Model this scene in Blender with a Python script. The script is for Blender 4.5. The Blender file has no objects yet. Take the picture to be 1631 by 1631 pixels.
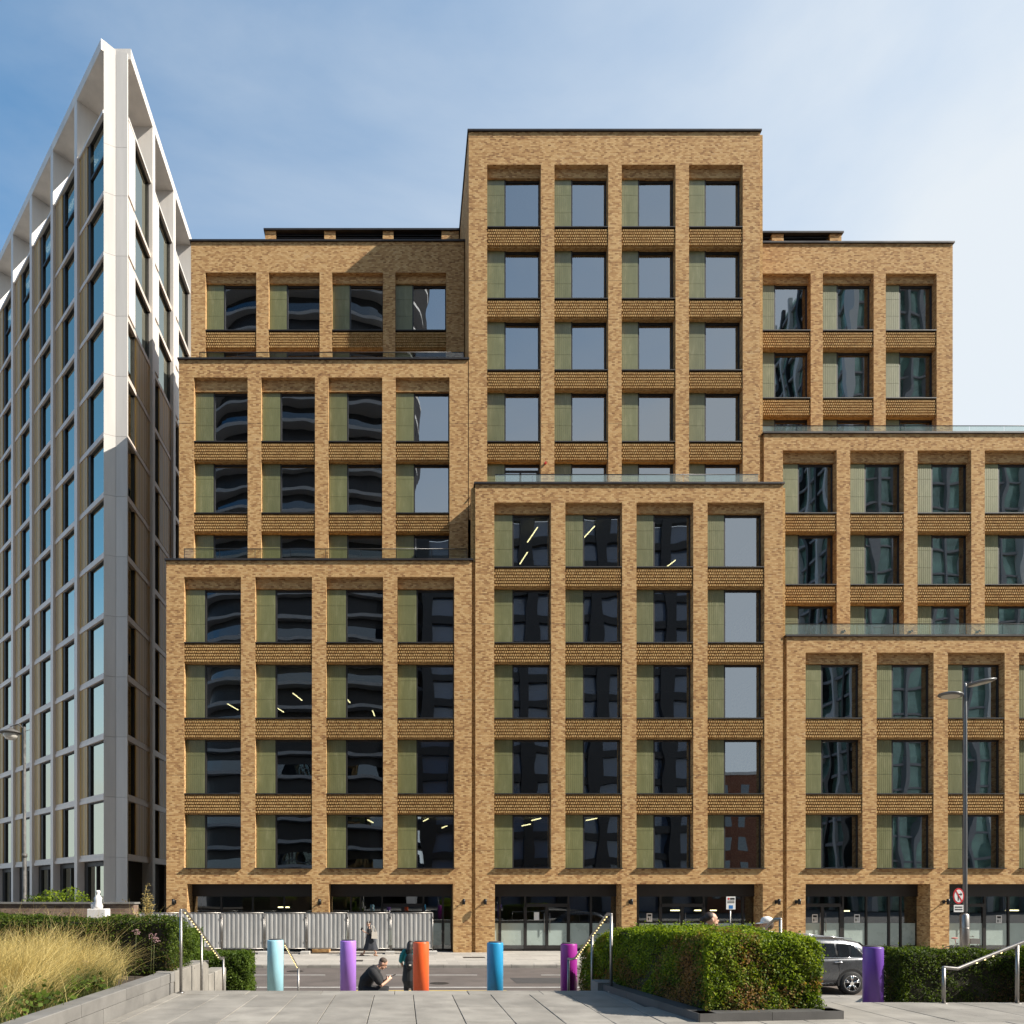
import bpy, math, random
import numpy as np
from mathutils import Vector, Matrix
R = math.radians
random.seed(7)
rng = np.random.default_rng(7)
scene = bpy.context.scene
col = scene.collection

# ------------------------------------------------------------------ camera
CAMZ = 2.94; F = 1152.0; VX, VY = 640.0, 1423.0
cam_d = bpy.data.cameras.new('camera'); cam = bpy.data.objects.new('camera', cam_d); col.objects.link(cam)
cam.location = (0, 0, CAMZ); cam.rotation_euler = (R(90), 0, 0)
cam_d.sensor_width = 36; cam_d.sensor_fit = 'HORIZONTAL'; cam_d.lens = 36 * F / 1631
cam_d.shift_x = (815.5 - VX) / 1631; cam_d.shift_y = (VY - 815.5) / 1631
cam_d.clip_start = 0.1; cam_d.clip_end = 5000
scene.camera = cam
scene.render.resolution_x = 1024; scene.render.resolution_y = 1024

# ------------------------------------------------------------------ light
SUN = Vector((3.0, -1.0, 2.55)).normalized()
sun_el = math.asin(SUN.z); sun_rot = math.atan2(SUN.x, SUN.y)
sd = bpy.data.lights.new('sun', 'SUN'); sd.energy = 4.5; sd.angle = R(0.5); sd.color = (1.0, 0.93, 0.82)
sun = bpy.data.objects.new('sun', sd); col.objects.link(sun)
sun.rotation_euler = SUN.to_track_quat('Z', 'Y').to_euler(); sun.location = (40, -20, 60)

world = bpy.data.worlds.new('World'); scene.world = world; world.use_nodes = True
nt = world.node_tree; N = nt.nodes; L = nt.links; N.clear()
out = N.new('ShaderNodeOutputWorld'); bg = N.new('ShaderNodeBackground'); bg.inputs[1].default_value = 0.115
sky = N.new('ShaderNodeTexSky'); sky.sky_type = 'NISHITA'; sky.sun_disc = False
sky.sun_elevation = sun_el; sky.sun_rotation = sun_rot; sky.air_density = 1.0; sky.dust_density = 0.4; sky.ozone_density = 1.3
tc = N.new('ShaderNodeTexCoord'); mp = N.new('ShaderNodeMapping'); mp.inputs['Scale'].default_value = (1.0, 1.0, 2.4)
no = N.new('ShaderNodeTexNoise'); no.inputs['Scale'].default_value = 1.7; no.inputs['Detail'].default_value = 7; no.inputs['Roughness'].default_value = 0.55
no.inputs['Distortion'].default_value = 0.4
sp = N.new('ShaderNodeSeparateXYZ')
L.new(tc.outputs['Generated'], mp.inputs[0]); L.new(mp.outputs[0], no.inputs[0]); L.new(tc.outputs['Generated'], sp.inputs[0])
def wm(op, a, b=None, clamp=False):
    n = N.new('ShaderNodeMath'); n.operation = op; n.use_clamp = clamp
    for i, v in enumerate((a, b)):
        if v is None: continue
        if isinstance(v, (int, float)): n.inputs[i].default_value = v
        else: L.new(v, n.inputs[i])
    return n.outputs[0]
# thin high haze and cloud: thicker towards the sun side and towards the horizon
hz = wm('ADD', wm('MULTIPLY', sp.outputs['X'], 1.0), wm('MULTIPLY', sp.outputs['Z'], -1.5))
hz = wm('ADD', hz, 1.45)
hz = wm('ADD', hz, wm('MULTIPLY', wm('SUBTRACT', 0.42, sp.outputs['Z'], True), 2.0))
cl = wm('MULTIPLY', wm('SUBTRACT', no.outputs[0], 0.5), 1.15)
fac = wm('ADD', hz, cl, True)
fac = wm('MULTIPLY', fac, 0.92, True)
mx = N.new('ShaderNodeMixRGB'); mx.inputs[2].default_value = (3.75, 3.95, 4.1, 1)
tn = N.new('ShaderNodeMixRGB'); tn.blend_type = 'MULTIPLY'; tn.inputs[0].default_value = 1; tn.inputs[2].default_value = (0.60, 0.97, 1.04, 1); L.new(sky.outputs[0], tn.inputs[1])
L.new(fac, mx.inputs[0]); L.new(tn.outputs[0], mx.inputs[1]); L.new(mx.outputs[0], bg.inputs[0]); L.new(bg.outputs[0], out.inputs[0])

vs = scene.view_settings; vs.view_transform = 'Standard'; vs.look = 'None'; vs.exposure = 1.0; vs.gamma = 1
vs.use_curve_mapping = False
scene.render.engine = 'CYCLES'
scene.cycles.max_bounces = 8; scene.cycles.transparent_max_bounces = 12; scene.cycles.caustics_reflective = False

# ------------------------------------------------------------------ helpers
def P(px, py, d):
    return Vector(((px - VX) / F * d, d, CAMZ + (VY - py) / F * d))
def PX(px, d): return (px - VX) / F * d
def PZ(py, d): return CAMZ + (VY - py) / F * d
WM = {}
def link(o, parent=None, M=None):
    col.objects.link(o)
    M = M or Matrix.Identity(4)
    if parent is not None:
        o.parent = parent; o.matrix_parent_inverse = WM[parent.name].inverted()
    o.matrix_basis = M; WM[o.name] = M
    return o
def tag(o, label=None, cat=None, group=None, kind=None):
    if label: o['label'] = label
    if cat: o['category'] = cat
    if group: o['group'] = group
    if kind: o['kind'] = kind
    return o
def empty(name, loc, label, cat, group=None):
    o = bpy.data.objects.new(name, None); o.empty_display_size = 0.3
    link(o, None, Matrix.Translation(loc)); return tag(o, label, cat, group)
class MB:
    def __init__(s): s.v = []; s.f = []; s.smooth = []
    def add(s, vs_, fs, smooth=False):
        b = len(s.v); s.v += [tuple(v) for v in vs_]
        for f in fs: s.f.append(tuple(i + b for i in f)); s.smooth.append(smooth)
        return s
    def quad(s, a, b, c, d): return s.add([a, b, c, d], [(0, 1, 2, 3)])
    def box(s, x0, x1, y0, y1, z0, z1):
        v = [(x0,y0,z0),(x1,y0,z0),(x1,y1,z0),(x0,y1,z0),(x0,y0,z1),(x1,y0,z1),(x1,y1,z1),(x0,y1,z1)]
        return s.add(v, [(0,3,2,1),(4,5,6,7),(0,1,5,4),(1,2,6,5),(2,3,7,6),(3,0,4,7)])
    def bbox(s, x0, x1, y0, y1, z0, z1, b):
        # box with chamfered top edges
        v = [(x0,y0,z0),(x1,y0,z0),(x1,y1,z0),(x0,y1,z0),(x0,y0,z1-b),(x1,y0,z1-b),(x1,y1,z1-b),(x0,y1,z1-b),
             (x0+b,y0+b,z1),(x1-b,y0+b,z1),(x1-b,y1-b,z1),(x0+b,y1-b,z1)]
        return s.add(v, [(0,3,2,1),(0,1,5,4),(1,2,6,5),(2,3,7,6),(3,0,4,7),(4,5,9,8),(5,6,10,9),(6,7,11,10),(7,4,8,11),(8,9,10,11)])
    def tube(s, pts, rad, n=10, cap=True, round_cap=False):
        pts = [Vector(p) for p in pts]
        if isinstance(rad, (int, float)): rad = [rad] * len(pts)
        rad = list(rad)
        if round_cap:
            d0 = (pts[0] - pts[1]).normalized(); d1 = (pts[-1] - pts[-2]).normalized()
            a, b = pts[0], pts[-1]; ra, rb = rad[0], rad[-1]
            pts = [a + d0*ra*0.97, a + d0*ra*0.7] + pts + [b + d1*rb*0.7, b + d1*rb*0.97]
            rad = [ra*0.25, ra*0.72] + rad + [rb*0.72, rb*0.25]
        rings = []; up = None
        for i, p in enumerate(pts):
            if i == 0: t = pts[1] - p
            elif i == len(pts) - 1: t = p - pts[i-1]
            else: t = (pts[i+1] - p).normalized() + (p - pts[i-1]).normalized()
            t = t.normalized() if t.length > 1e-9 else Vector((0,0,1))
            if up is None:
                ref = Vector((0,0,1)) if abs(t.z) < 0.9 else Vector((1,0,0))
                up = (ref - t * ref.dot(t)).normalized()
            else:
                up = up - t * up.dot(t)
                up = up.normalized() if up.length > 1e-6 else t.orthogonal().normalized()
            sd_ = t.cross(up)
            rings.append([p + (up*math.cos(2*math.pi*k/n) + sd_*math.sin(2*math.pi*k/n)) * rad[i] for k in range(n)])
        vs_ = [v for r in rings for v in r]; fs = []
        for i in range(len(rings) - 1):
            for k in range(n):
                fs.append((i*n+k, i*n+(k+1) % n, (i+1)*n+(k+1) % n, (i+1)*n+k))
        s.add(vs_, fs, True)
        if cap:
            b = len(s.v) - len(vs_)
            s.f.append(tuple(b + k for k in reversed(range(n)))); s.smooth.append(False)
            s.f.append(tuple(b + (len(rings)-1)*n + k for k in range(n))); s.smooth.append(False)
        return s
    def lathe(s, prof, n=24, c=(0,0)):
        vs_ = []; fs = []
        for r, z in prof:
            for k in range(n): vs_.append((c[0] + r*math.cos(2*math.pi*k/n), c[1] + r*math.sin(2*math.pi*k/n), z))
        for i in range(len(prof)-1):
            for k in range(n): fs.append((i*n+k, i*n+(k+1) % n, (i+1)*n+(k+1) % n, (i+1)*n+k))
        s.add(vs_, fs, True); b = len(s.v) - len(vs_)
        s.f.append(tuple(b + k for k in reversed(range(n)))); s.smooth.append(False)
        s.f.append(tuple(b + (len(prof)-1)*n + k for k in range(n))); s.smooth.append(False)
        return s
    def ell(s, c, r, n=14, m=10, rot=None):
        c = Vector(c); vs_ = []; fs = []
        for j in range(1, m):
            th = math.pi * j / m
            for k in range(n):
                ph = 2*math.pi*k/n
                v = Vector((r[0]*math.sin(th)*math.cos(ph), r[1]*math.sin(th)*math.sin(ph), r[2]*math.cos(th)))
                if rot: v = rot @ v
                vs_.append(c + v)
        t = Vector((0,0,r[2])); t = rot @ t if rot else t
        vs_.append(c + t); vs_.append(c - t); T = len(vs_) - 2
        for j in range(m-2):
            for k in range(n): fs.append((j*n+k, (j+1)*n+k, (j+1)*n+(k+1) % n, j*n+(k+1) % n))
        for k in range(n):
            fs.append((T, k, (k+1) % n)); fs.append((T+1, (m-2)*n+(k+1) % n, (m-2)*n+k))
        return s.add(vs_, fs, True)
    def prism(s, poly, z0, z1):
        n = len(poly)
        vs_ = [(x, y, z0) for x, y in poly] + [(x, y, z1) for x, y in poly]
        fs = [tuple(reversed(range(n))), tuple(range(n, 2*n))] + [(i, (i+1) % n, n+(i+1) % n, n+i) for i in range(n)]
        return s.add(vs_, fs)
    def prism_y(s, poly, y0, y1):
        n = len(poly)
        vs_ = [(x, y0, z) for x, z in poly] + [(x, y1, z) for x, z in poly]
        fs = [tuple(range(n)), tuple(reversed(range(n, 2*n)))] + [((i+1) % n, i, n+i, n+(i+1) % n) for i in range(n)]
        return s.add(vs_, fs)
    def mesh(s, name, mat=None):
        me = bpy.data.meshes.new(name); me.from_pydata(s.v, [], s.f)
        me.polygons.foreach_set('use_smooth', s.smooth)
        if mat: me.materials.append(mat)
        me.update(); return me
    def build(s, name, mat, parent=None, M=None, kind=None):
        o = bpy.data.objects.new(name, s.mesh(name, mat)); link(o, parent, M)
        if kind: o['kind'] = kind
        return o
def inst(name, me, parent, M, kind=None):
    o = bpy.data.objects.new(name, me); link(o, parent, M)
    if kind: o['kind'] = kind
    return o
T = lambda x, y, z: Matrix.Translation((x, y, z))

# ------------------------------------------------------------------ materials
def new_mat(name):
    m = bpy.data.materials.new(name); m.use_nodes = True; nt = m.node_tree
    b = nt.nodes['Principled BSDF']; return m, nt, b
def mnode(nt, op, a, b=None, c=None, clamp=False):
    n = nt.nodes.new('ShaderNodeMath'); n.operation = op; n.use_clamp = clamp
    for i, v in enumerate((a, b, c)):
        if v is None: continue
        if isinstance(v, (int, float)): n.inputs[i].default_value = v
        else: nt.links.new(v, n.inputs[i])
    return n.outputs[0]
def mixc(nt, fac, a, b, blend='MIX'):
    n = nt.nodes.new('ShaderNodeMixRGB'); n.blend_type = blend
    for i, v in enumerate((fac, a, b)):
        if isinstance(v, (int, float)): n.inputs[i].default_value = v
        elif isinstance(v, tuple): n.inputs[i].default_value = (*v, 1)
        else: nt.links.new(v, n.inputs[i])
    return n.outputs[0]
def noise(nt, scale, detail=4, vec=None, rough=0.5, stretch=None):
    n = nt.nodes.new('ShaderNodeTexNoise'); n.inputs['Scale'].default_value = scale
    n.inputs['Detail'].default_value = detail; n.inputs['Roughness'].default_value = rough
    if vec is None:
        g = nt.nodes.new('ShaderNodeNewGeometry'); vec = g.outputs['Position']
    if stretch:
        mp = nt.nodes.new('ShaderNodeMapping'); mp.inputs['Scale'].default_value = stretch
        nt.links.new(vec, mp.inputs[0]); vec = mp.outputs[0]
    nt.links.new(vec, n.inputs['Vector']); return n.outputs[0]
def ramp(nt, fac, stops):
    r = nt.nodes.new('ShaderNodeValToRGB'); e = r.color_ramp.elements
    while len(e) < len(stops): e.new(0.5)
    for i, (p, c) in enumerate(stops): e[i].position = p; e[i].color = (*c, 1)
    nt.links.new(fac, r.inputs[0]); return r.outputs[0]
def mat(name, c, rough=0.6, metal=0.0, var=0.0, scale=3.0, bump=0.0, spec=0.5, bscale=None, rnd=0.0, stretch=None):
    m, nt, b = new_mat(name)
    b.inputs['Roughness'].default_value = rough; b.inputs['Metallic'].default_value = metal
    b.inputs['Specular IOR Level'].default_value = spec
    colr = None
    if var > 0:
        nz = noise(nt, scale, 6, rough=0.6, stretch=stretch)
        lo = tuple(x*(1-var) for x in c); hi = tuple(min(1, x*(1+var)) for x in c)
        colr = ramp(nt, nz, [(0.3, lo), (0.7, hi)])
        rr = mnode(nt, 'ADD', mnode(nt, 'MULTIPLY', nz, 0.25), rough-0.12, clamp=True); nt.links.new(rr, b.inputs['Roughness'])
    if rnd > 0:
        oi = nt.nodes.new('ShaderNodeObjectInfo')
        k = mnode(nt, 'ADD', mnode(nt, 'MULTIPLY', oi.outputs['Random'], 2*rnd), 1-rnd)
        cc = nt.nodes.new('ShaderNodeCombineXYZ')
        for i in range(3): nt.links.new(k, cc.inputs[i])
        colr = mixc(nt, 1.0, colr if colr else c, cc.outputs[0], 'MULTIPLY')
    if colr: nt.links.new(colr, b.inputs['Base Color'])
    else: b.inputs['Base Color'].default_value = (*c, 1)
    if bump > 0:
        bn = nt.nodes.new('ShaderNodeBump'); bn.inputs['Strength'].default_value = bump; bn.inputs['Distance'].default_value = 0.01
        nt.links.new(noise(nt, bscale or scale*6, 4), bn.inputs['Height']); nt.links.new(bn.outputs[0], b.inputs['Normal'])
    return m
def emit(name, c, s):
    m, nt, b = new_mat(name); b.inputs['Base Color'].default_value = (*c, 1)
    b.inputs['Emission Color'].default_value = (*c, 1); b.inputs['Emission Strength'].default_value = s; return m

def brick_mat(name, stops, mortar, bw=0.225, bh=0.075, blotch=0.28):
    m, nt, b = new_mat(name)
    g = nt.nodes.new('ShaderNodeNewGeometry'); sp = nt.nodes.new('ShaderNodeSeparateXYZ'); sn = nt.nodes.new('ShaderNodeSeparateXYZ')
    nt.links.new(g.outputs['Position'], sp.inputs[0]); nt.links.new(g.outputs['True Normal'], sn.inputs[0])
    ax = mnode(nt, 'GREATER_THAN', mnode(nt, 'ABSOLUTE', sn.outputs[0]), 0.6)
    az = mnode(nt, 'GREATER_THAN', mnode(nt, 'ABSOLUTE', sn.outputs[2]), 0.6)
    u = mnode(nt, 'ADD', mnode(nt, 'MULTIPLY', sp.outputs[0], mnode(nt, 'SUBTRACT', 1.0, ax)), mnode(nt, 'MULTIPLY', sp.outputs[1], ax))
    v = mnode(nt, 'ADD', mnode(nt, 'MULTIPLY', sp.outputs[2], mnode(nt, 'SUBTRACT', 1.0, az)), mnode(nt, 'MULTIPLY', sp.outputs[1], az))
    v = mnode(nt, 'DIVIDE', mnode(nt, 'ADD', v, 20.0), bh); row = mnode(nt, 'FLOOR', v)
    uu = mnode(nt, 'ADD', mnode(nt, 'DIVIDE', mnode(nt, 'ADD', u, 200.0), bw), mnode(nt, 'MULTIPLY', mnode(nt, 'MODULO', row, 2.0), 0.5))
    cl = mnode(nt, 'FLOOR', uu); fu = mnode(nt, 'FRACT', uu); fv = mnode(nt, 'FRACT', v)
    cv = nt.nodes.new('ShaderNodeCombineXYZ'); nt.links.new(cl, cv.inputs[0]); nt.links.new(row, cv.inputs[1])
    wn = nt.nodes.new('ShaderNodeTexWhiteNoise'); wn.noise_dimensions = '2D'; nt.links.new(cv.outputs[0], wn.inputs['Vector'])
    # clusters of like-coloured bricks, as they come off the pallet
    cs = nt.nodes.new('ShaderNodeMapping'); cs.inputs['Scale'].default_value = (0.8, 0.9, 1); nt.links.new(cv.outputs[0], cs.inputs[0])
    n1 = noise(nt, 1.0, 3, cs.outputs[0], 0.6)
    big = noise(nt, 0.22, 4, rough=0.6)
    t = mnode(nt, 'ADD', mnode(nt, 'MULTIPLY', wn.outputs['Value'], 0.60), mnode(nt, 'MULTIPLY', mnode(nt, 'SUBTRACT', n1, 0.5), 0.42))
    t = mnode(nt, 'ADD', t, mnode(nt, 'MULTIPLY', mnode(nt, 'SUBTRACT', big, 0.5), blotch))
    t = mnode(nt, 'ADD', t, 0.28, clamp=True)
    c = ramp(nt, t, stops)
    mo = mnode(nt, 'MAXIMUM', mnode(nt, 'LESS_THAN', fu, 0.045), mnode(nt, 'LESS_THAN', fv, 0.14))
    c = mixc(nt, mo, c, mortar)
    mj = mnode(nt, 'LESS_THAN', mnode(nt, 'FRACT', mnode(nt, 'DIVIDE', mnode(nt, 'ADD', sp.outputs[2], 100.0 - 3.40), 3.765)), 0.006)
    c = mixc(nt, mnode(nt, 'MULTIPLY', mj, .75), c, (0.10, 0.07, 0.045))
    # rain streaks and grime
    st = noise(nt, 0.9, 5, rough=0.65, stretch=(1.6, 1.6, 0.12))
    c = mixc(nt, mnode(nt, 'MULTIPLY', st, 0.55), c, mixc(nt, 1.0, c, (0.62, 0.55, 0.48), 'MULTIPLY'))
    nt.links.new(c, b.inputs['Base Color']); b.inputs['Roughness'].default_value = 0.9; b.inputs['Specular IOR Level'].default_value = 0.25
    bn = nt.nodes.new('ShaderNodeBump'); bn.inputs['Strength'].default_value = 0.6; bn.inputs['Distance'].default_value = 0.012
    h = mnode(nt, 'ADD', mnode(nt, 'SUBTRACT', 1.0, mo), mnode(nt, 'MULTIPLY', wn.outputs['Value'], 0.9))
    nt.links.new(h, bn.inputs['Height']); nt.links.new(bn.outputs[0], b.inputs['Normal'])
    return m
BR = [(0.0, (0.10, 0.046, 0.022)), (0.2, (0.23, 0.115, 0.05)), (0.42, (0.44, 0.25, 0.105)), (0.64, (0.56, 0.35, 0.155)), (0.84, (0.64, 0.43, 0.205)), (1.0, (0.53, 0.36, 0.20))]
M_brick = brick_mat('buff stock brick', BR, (0.37, 0.255, 0.145), bw=0.16)
M_brick2 = brick_mat('darker moulded brick', [(0.0, (0.14, 0.068, 0.03)), (0.25, (0.33, 0.185, 0.075)), (0.6, (0.54, 0.345, 0.14)), (1.0, (0.64, 0.44, 0.21))], (0.42, 0.265, 0.115), bw=0.1125)
M_brick_red = brick_mat('red brick', [(0.0, (0.14, 0.05, 0.03)), (0.5, (0.27, 0.10, 0.06)), (1.0, (0.36, 0.16, 0.10))], (0.3, 0.25, 0.2))
M_dark = mat('dark bronze metal', (0.016, 0.014, 0.014), 0.5, 0.0, var=0.2, scale=2)
M_cop = mat('coping metal', (0.045, 0.041, 0.042), 0.42, 0.5, var=0.2, scale=1.5)
M_steel = mat('brushed steel', (0.30, 0.285, 0.27), 0.42, 0.9, var=0.12, scale=9, stretch=(1, 1, 8))
M_white_panel = mat('white metal cladding', (0.60, 0.57, 0.535), 0.45, 0.0, var=0.10, scale=0.9, stretch=(1.5, 1.5, .15), rnd=0.05)
M_grey_panel = mat('grey metal cladding', (0.60, 0.52, 0.46), 0.45, 0.0, var=0.10, scale=0.8, stretch=(1.5, 1.5, .2), rnd=0.06)
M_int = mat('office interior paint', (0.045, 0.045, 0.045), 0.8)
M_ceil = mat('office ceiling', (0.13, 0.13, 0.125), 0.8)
M_strip = emit('warm strip light', (1.0, 0.84, 0.46), 2.6)
M_led = emit('warm led', (1.0, 0.75, 0.32), 1.6)

def glass_mat(name, ior, tcol, gcol=(0.9, 0.95, 1.0), wob=0.05, wscale=0.55, dirt=True):
    m = bpy.data.materials.new(name); m.use_nodes = True; nt = m.node_tree; nt.nodes.clear()
    o = nt.nodes.new('ShaderNodeOutputMaterial'); mix = nt.nodes.new('ShaderNodeMixShader')
    tr = nt.nodes.new('ShaderNodeBsdfTransparent'); tr.inputs[0].default_value = (*tcol, 1)
    gl = nt.nodes.new('ShaderNodeBsdfGlossy'); gl.inputs[0].default_value = (*gcol, 1); gl.inputs['Roughness'].default_value = 0.008
    fr = nt.nodes.new('ShaderNodeFresnel'); fr.inputs[0].default_value = ior
    bn = nt.nodes.new('ShaderNodeBump'); bn.inputs['Strength'].default_value = 1.0; bn.inputs['Distance'].default_value = wob
    nt.links.new(noise(nt, wscale, 1.0, stretch=(1.0, 1.0, 0.6)), bn.inputs['Height']); nt.links.new(bn.outputs[0], gl.inputs['Normal'])
    # thin pane: reflect and tint at the outer face only
    g = nt.nodes.new('ShaderNodeNewGeometry'); front = mnode(nt, 'SUBTRACT', 1.0, g.outputs['Backfacing'])
    nt.links.new(mixc(nt, front, (1.0, 1.0, 1.0), tcol), tr.inputs[0])
    nt.links.new(mnode(nt, 'MULTIPLY', fr.outputs[0], front), mix.inputs[0]); nt.links.new(tr.outputs[0], mix.inputs[1]); nt.links.new(gl.outputs[0], mix.inputs[2])
    nt.links.new(mix.outputs[0], o.inputs[0]); return m
M_glass = glass_mat('tinted solar glass', 3.7, (0.34, 0.38, 0.36), wob=0.008)
M_glass_t = glass_mat('blue green solar glass', 8.0, (0.10, 0.13, 0.13), (0.98, 1.0, 0.84), wob=0.004)
M_glass_clear = glass_mat('clear glass', 1.7, (0.80, 0.86, 0.83), wob=0.003)
M_glass_shop = glass_mat('shop glass', 2.3, (0.62, 0.68, 0.64), wob=0.004)
M_frost = mat('frosted film', (0.36, 0.43, 0.40), 0.28, 0.0, var=0.1, scale=1.2, spec=0.8)

def green_mat():
    m, nt, b = new_mat('olive green ribbed panel')
    oi = nt.nodes.new('ShaderNodeObjectInfo')
    nz = noise(nt, 1.1, 6, rough=0.7, stretch=(3.0, 1.0, 0.7))
    c = ramp(nt, nz, [(0.25, (0.125, 0.132, 0.052)), (0.55, (0.17, 0.175, 0.078)), (0.8, (0.27, 0.265, 0.145))])
    k = mnode(nt, 'ADD', mnode(nt, 'MULTIPLY', oi.outputs['Random'], 0.22), 0.88)
    cc = nt.nodes.new('ShaderNodeCombineXYZ')
    for i in range(3): nt.links.new(k, cc.inputs[i])
    nt.links.new(mixc(nt, 1.0, c, cc.outputs[0], 'MULTIPLY'), b.inputs['Base Color'])
    b.inputs['Roughness'].default_value = 0.38; b.inputs['Specular IOR Level'].default_value = 0.7
    return m
M_green = green_mat()

# ------------------------------------------------------------------ setting: ground, road, pavements, plaza
def struct(name, mb, m, M=None, parent=None): return mb.build(name, m, parent, M, 'structure')
def pave_mat(name, c, jx, jy, jc=0.55, var=0.16):
    m, nt, b = new_mat(name)
    g = nt.nodes.new('ShaderNodeNewGeometry'); sp = nt.nodes.new('ShaderNodeSeparateXYZ'); nt.links.new(g.outputs['Position'], sp.inputs[0])
    v = mnode(nt, 'DIVIDE', mnode(nt, 'ADD', sp.outputs[1], 100.0), jy); row = mnode(nt, 'FLOOR', v)
    u = mnode(nt, 'ADD', mnode(nt, 'DIVIDE', mnode(nt, 'ADD', sp.outputs[0], 300.0), jx), mnode(nt, 'MULTIPLY', mnode(nt, 'MODULO', row, 2.0), 0.5))
    cv = nt.nodes.new('ShaderNodeCombineXYZ'); nt.links.new(mnode(nt, 'FLOOR', u), cv.inputs[0]); nt.links.new(row, cv.inputs[1])
    wn = nt.nodes.new('ShaderNodeTexWhiteNoise'); wn.noise_dimensions = '2D'; nt.links.new(cv.outputs[0], wn.inputs['Vector'])
    j = mnode(nt, 'MAXIMUM', mnode(nt, 'LESS_THAN', mnode(nt, 'FRACT', u), 0.012), mnode(nt, 'LESS_THAN', mnode(nt, 'FRACT', v), 0.014))
    nz = noise(nt, 0.7, 7, rough=0.65)
    t = mnode(nt, 'ADD', mnode(nt, 'MULTIPLY', wn.outputs['Value'], 0.4), mnode(nt, 'MULTIPLY', nz, 0.6))
    cc = ramp(nt, t, [(0.25, tuple(x*(1-var) for x in c)), (0.75, tuple(x*(1+var) for x in c))])
    nt.links.new(mixc(nt, j, cc, tuple(x*jc for x in c)), b.inputs['Base Color']); b.inputs['Roughness'].default_value = 0.85
    return m
M_pave = pave_mat('pale concrete pavement', (0.36, 0.335, 0.30), 0.9, 0.6)
M_asph = mat('worn asphalt', (0.105, 0.087, 0.078), 0.9, var=0.22, scale=0.8, bump=0.4, bscale=60)
M_line = mat('road paint white', (0.42, 0.41, 0.39), 0.7, var=0.14, scale=4)
M_yel = mat('road paint yellow', (0.62, 0.42, 0.08), 0.7, var=0.15, scale=4)
M_gran = mat('grey granite', (0.165, 0.158, 0.148), 0.75, var=0.22, scale=2.2, bump=0.25, bscale=90, rnd=0.10)
M_gran_l = mat('pale granite', (0.245, 0.228, 0.202), 0.75, var=0.22, scale=2.0, bump=0.25, bscale=90, rnd=0.12)
M_gran_d = mat('dark granite', (0.085, 0.082, 0.08), 0.6, var=0.25, scale=2.2, bump=0.2, bscale=90)
M_joint = mat('joint mortar', (0.045, 0.042, 0.04), 0.95)
M_soil = mat('dark soil', (0.05, 0.037, 0.024), 0.95, var=0.4, scale=6, bump=0.6, bscale=40)
M_ground = mat('city ground', (0.2, 0.19, 0.18), 0.9, var=0.2, scale=0.3)

def spots(m, c, scale, thr, big=0.5):
    nt = m.node_tree; b = nt.nodes['Principled BSDF']; src = b.inputs['Base Color'].links[0].from_socket
    v = nt.nodes.new('ShaderNodeTexVoronoi'); v.inputs['Scale'].default_value = scale; g = nt.nodes.new('ShaderNodeNewGeometry'); nt.links.new(g.outputs['Position'], v.inputs['Vector'])
    mk = mnode(nt, 'MULTIPLY', mnode(nt, 'LESS_THAN', v.outputs['Distance'], thr), 0.6)
    st = mnode(nt, 'MULTIPLY', mnode(nt, 'SUBTRACT', noise(nt, 1.3, 6, rough=.7), .5), 3.0, clamp=True)
    k = mnode(nt, 'MAXIMUM', mk, mnode(nt, 'MULTIPLY', st, big))
    nt.links.new(mixc(nt, k, src, c), b.inputs['Base Color'])
spots(M_gran_l, (0.085, 0.08, 0.072), 3.2, 0.05, .55); spots(M_pave, (0.17, 0.155, 0.14), 1.6, 0.05, .4); spots(M_asph, (0.045, 0.04, 0.038), 0.5, 0.06, .5)
YP = 1.44       # plaza level
struct('ground', MB().quad((-900,-900,-0.13), (900,-900,-0.13), (900,900,-0.13), (-900,900,-0.13)), M_ground)
struct('road', MB().quad((-300,20.9,-0.12), (300,20.9,-0.12), (300,29.7,-0.12), (-300,29.7,-0.12)), M_asph)
struct('far_pavement', MB().box(-300, 300, 29.95, 70, -0.15, 0.0), M_pave)
struct('near_pavement', MB().box(-300, 300, 15.0, 20.65, -0.15, 0.0), M_pave)
kb = MB().bbox(-0.46, 0.46, -0.125, 0.125, -0.15, 0.004, 0.02).mesh('kerb', M_gran_l)
kerb_f = struct('far_kerb', MB().box(-60, 60, 29.72, 29.94, -0.16, -0.02), M_joint)
for i in range(62): inst('kerbstone', kb, kerb_f, T(-22 + i*0.93, 29.82, 0))
kerb_n = struct('near_kerb', MB().box(-60, 60, 20.67, 20.88, -0.16, -0.02), M_joint)
for i in range(46): inst('kerbstone', kb, kerb_n, T(-14 + i*0.93, 20.78, 0))
def line(name, x0, x1, y, w, m): struct(name, MB().box(x0, x1, y-w/2, y+w/2, -0.12, -0.114), m)
for x0, x1 in ((392, 518), (615, 760), (862, 990), (1090, 1235), (250, 330), (1330, 1470)):
    line('centre_line', PX(x0, 27.1), PX(x1, 27.1), 27.1, 0.12, M_line)
line('edge_line', -14, 8.0, 23.55, 0.16, M_line)
line('yellow_line', -1.6, 3.3, 22.75, 0.1, M_yel)

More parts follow.
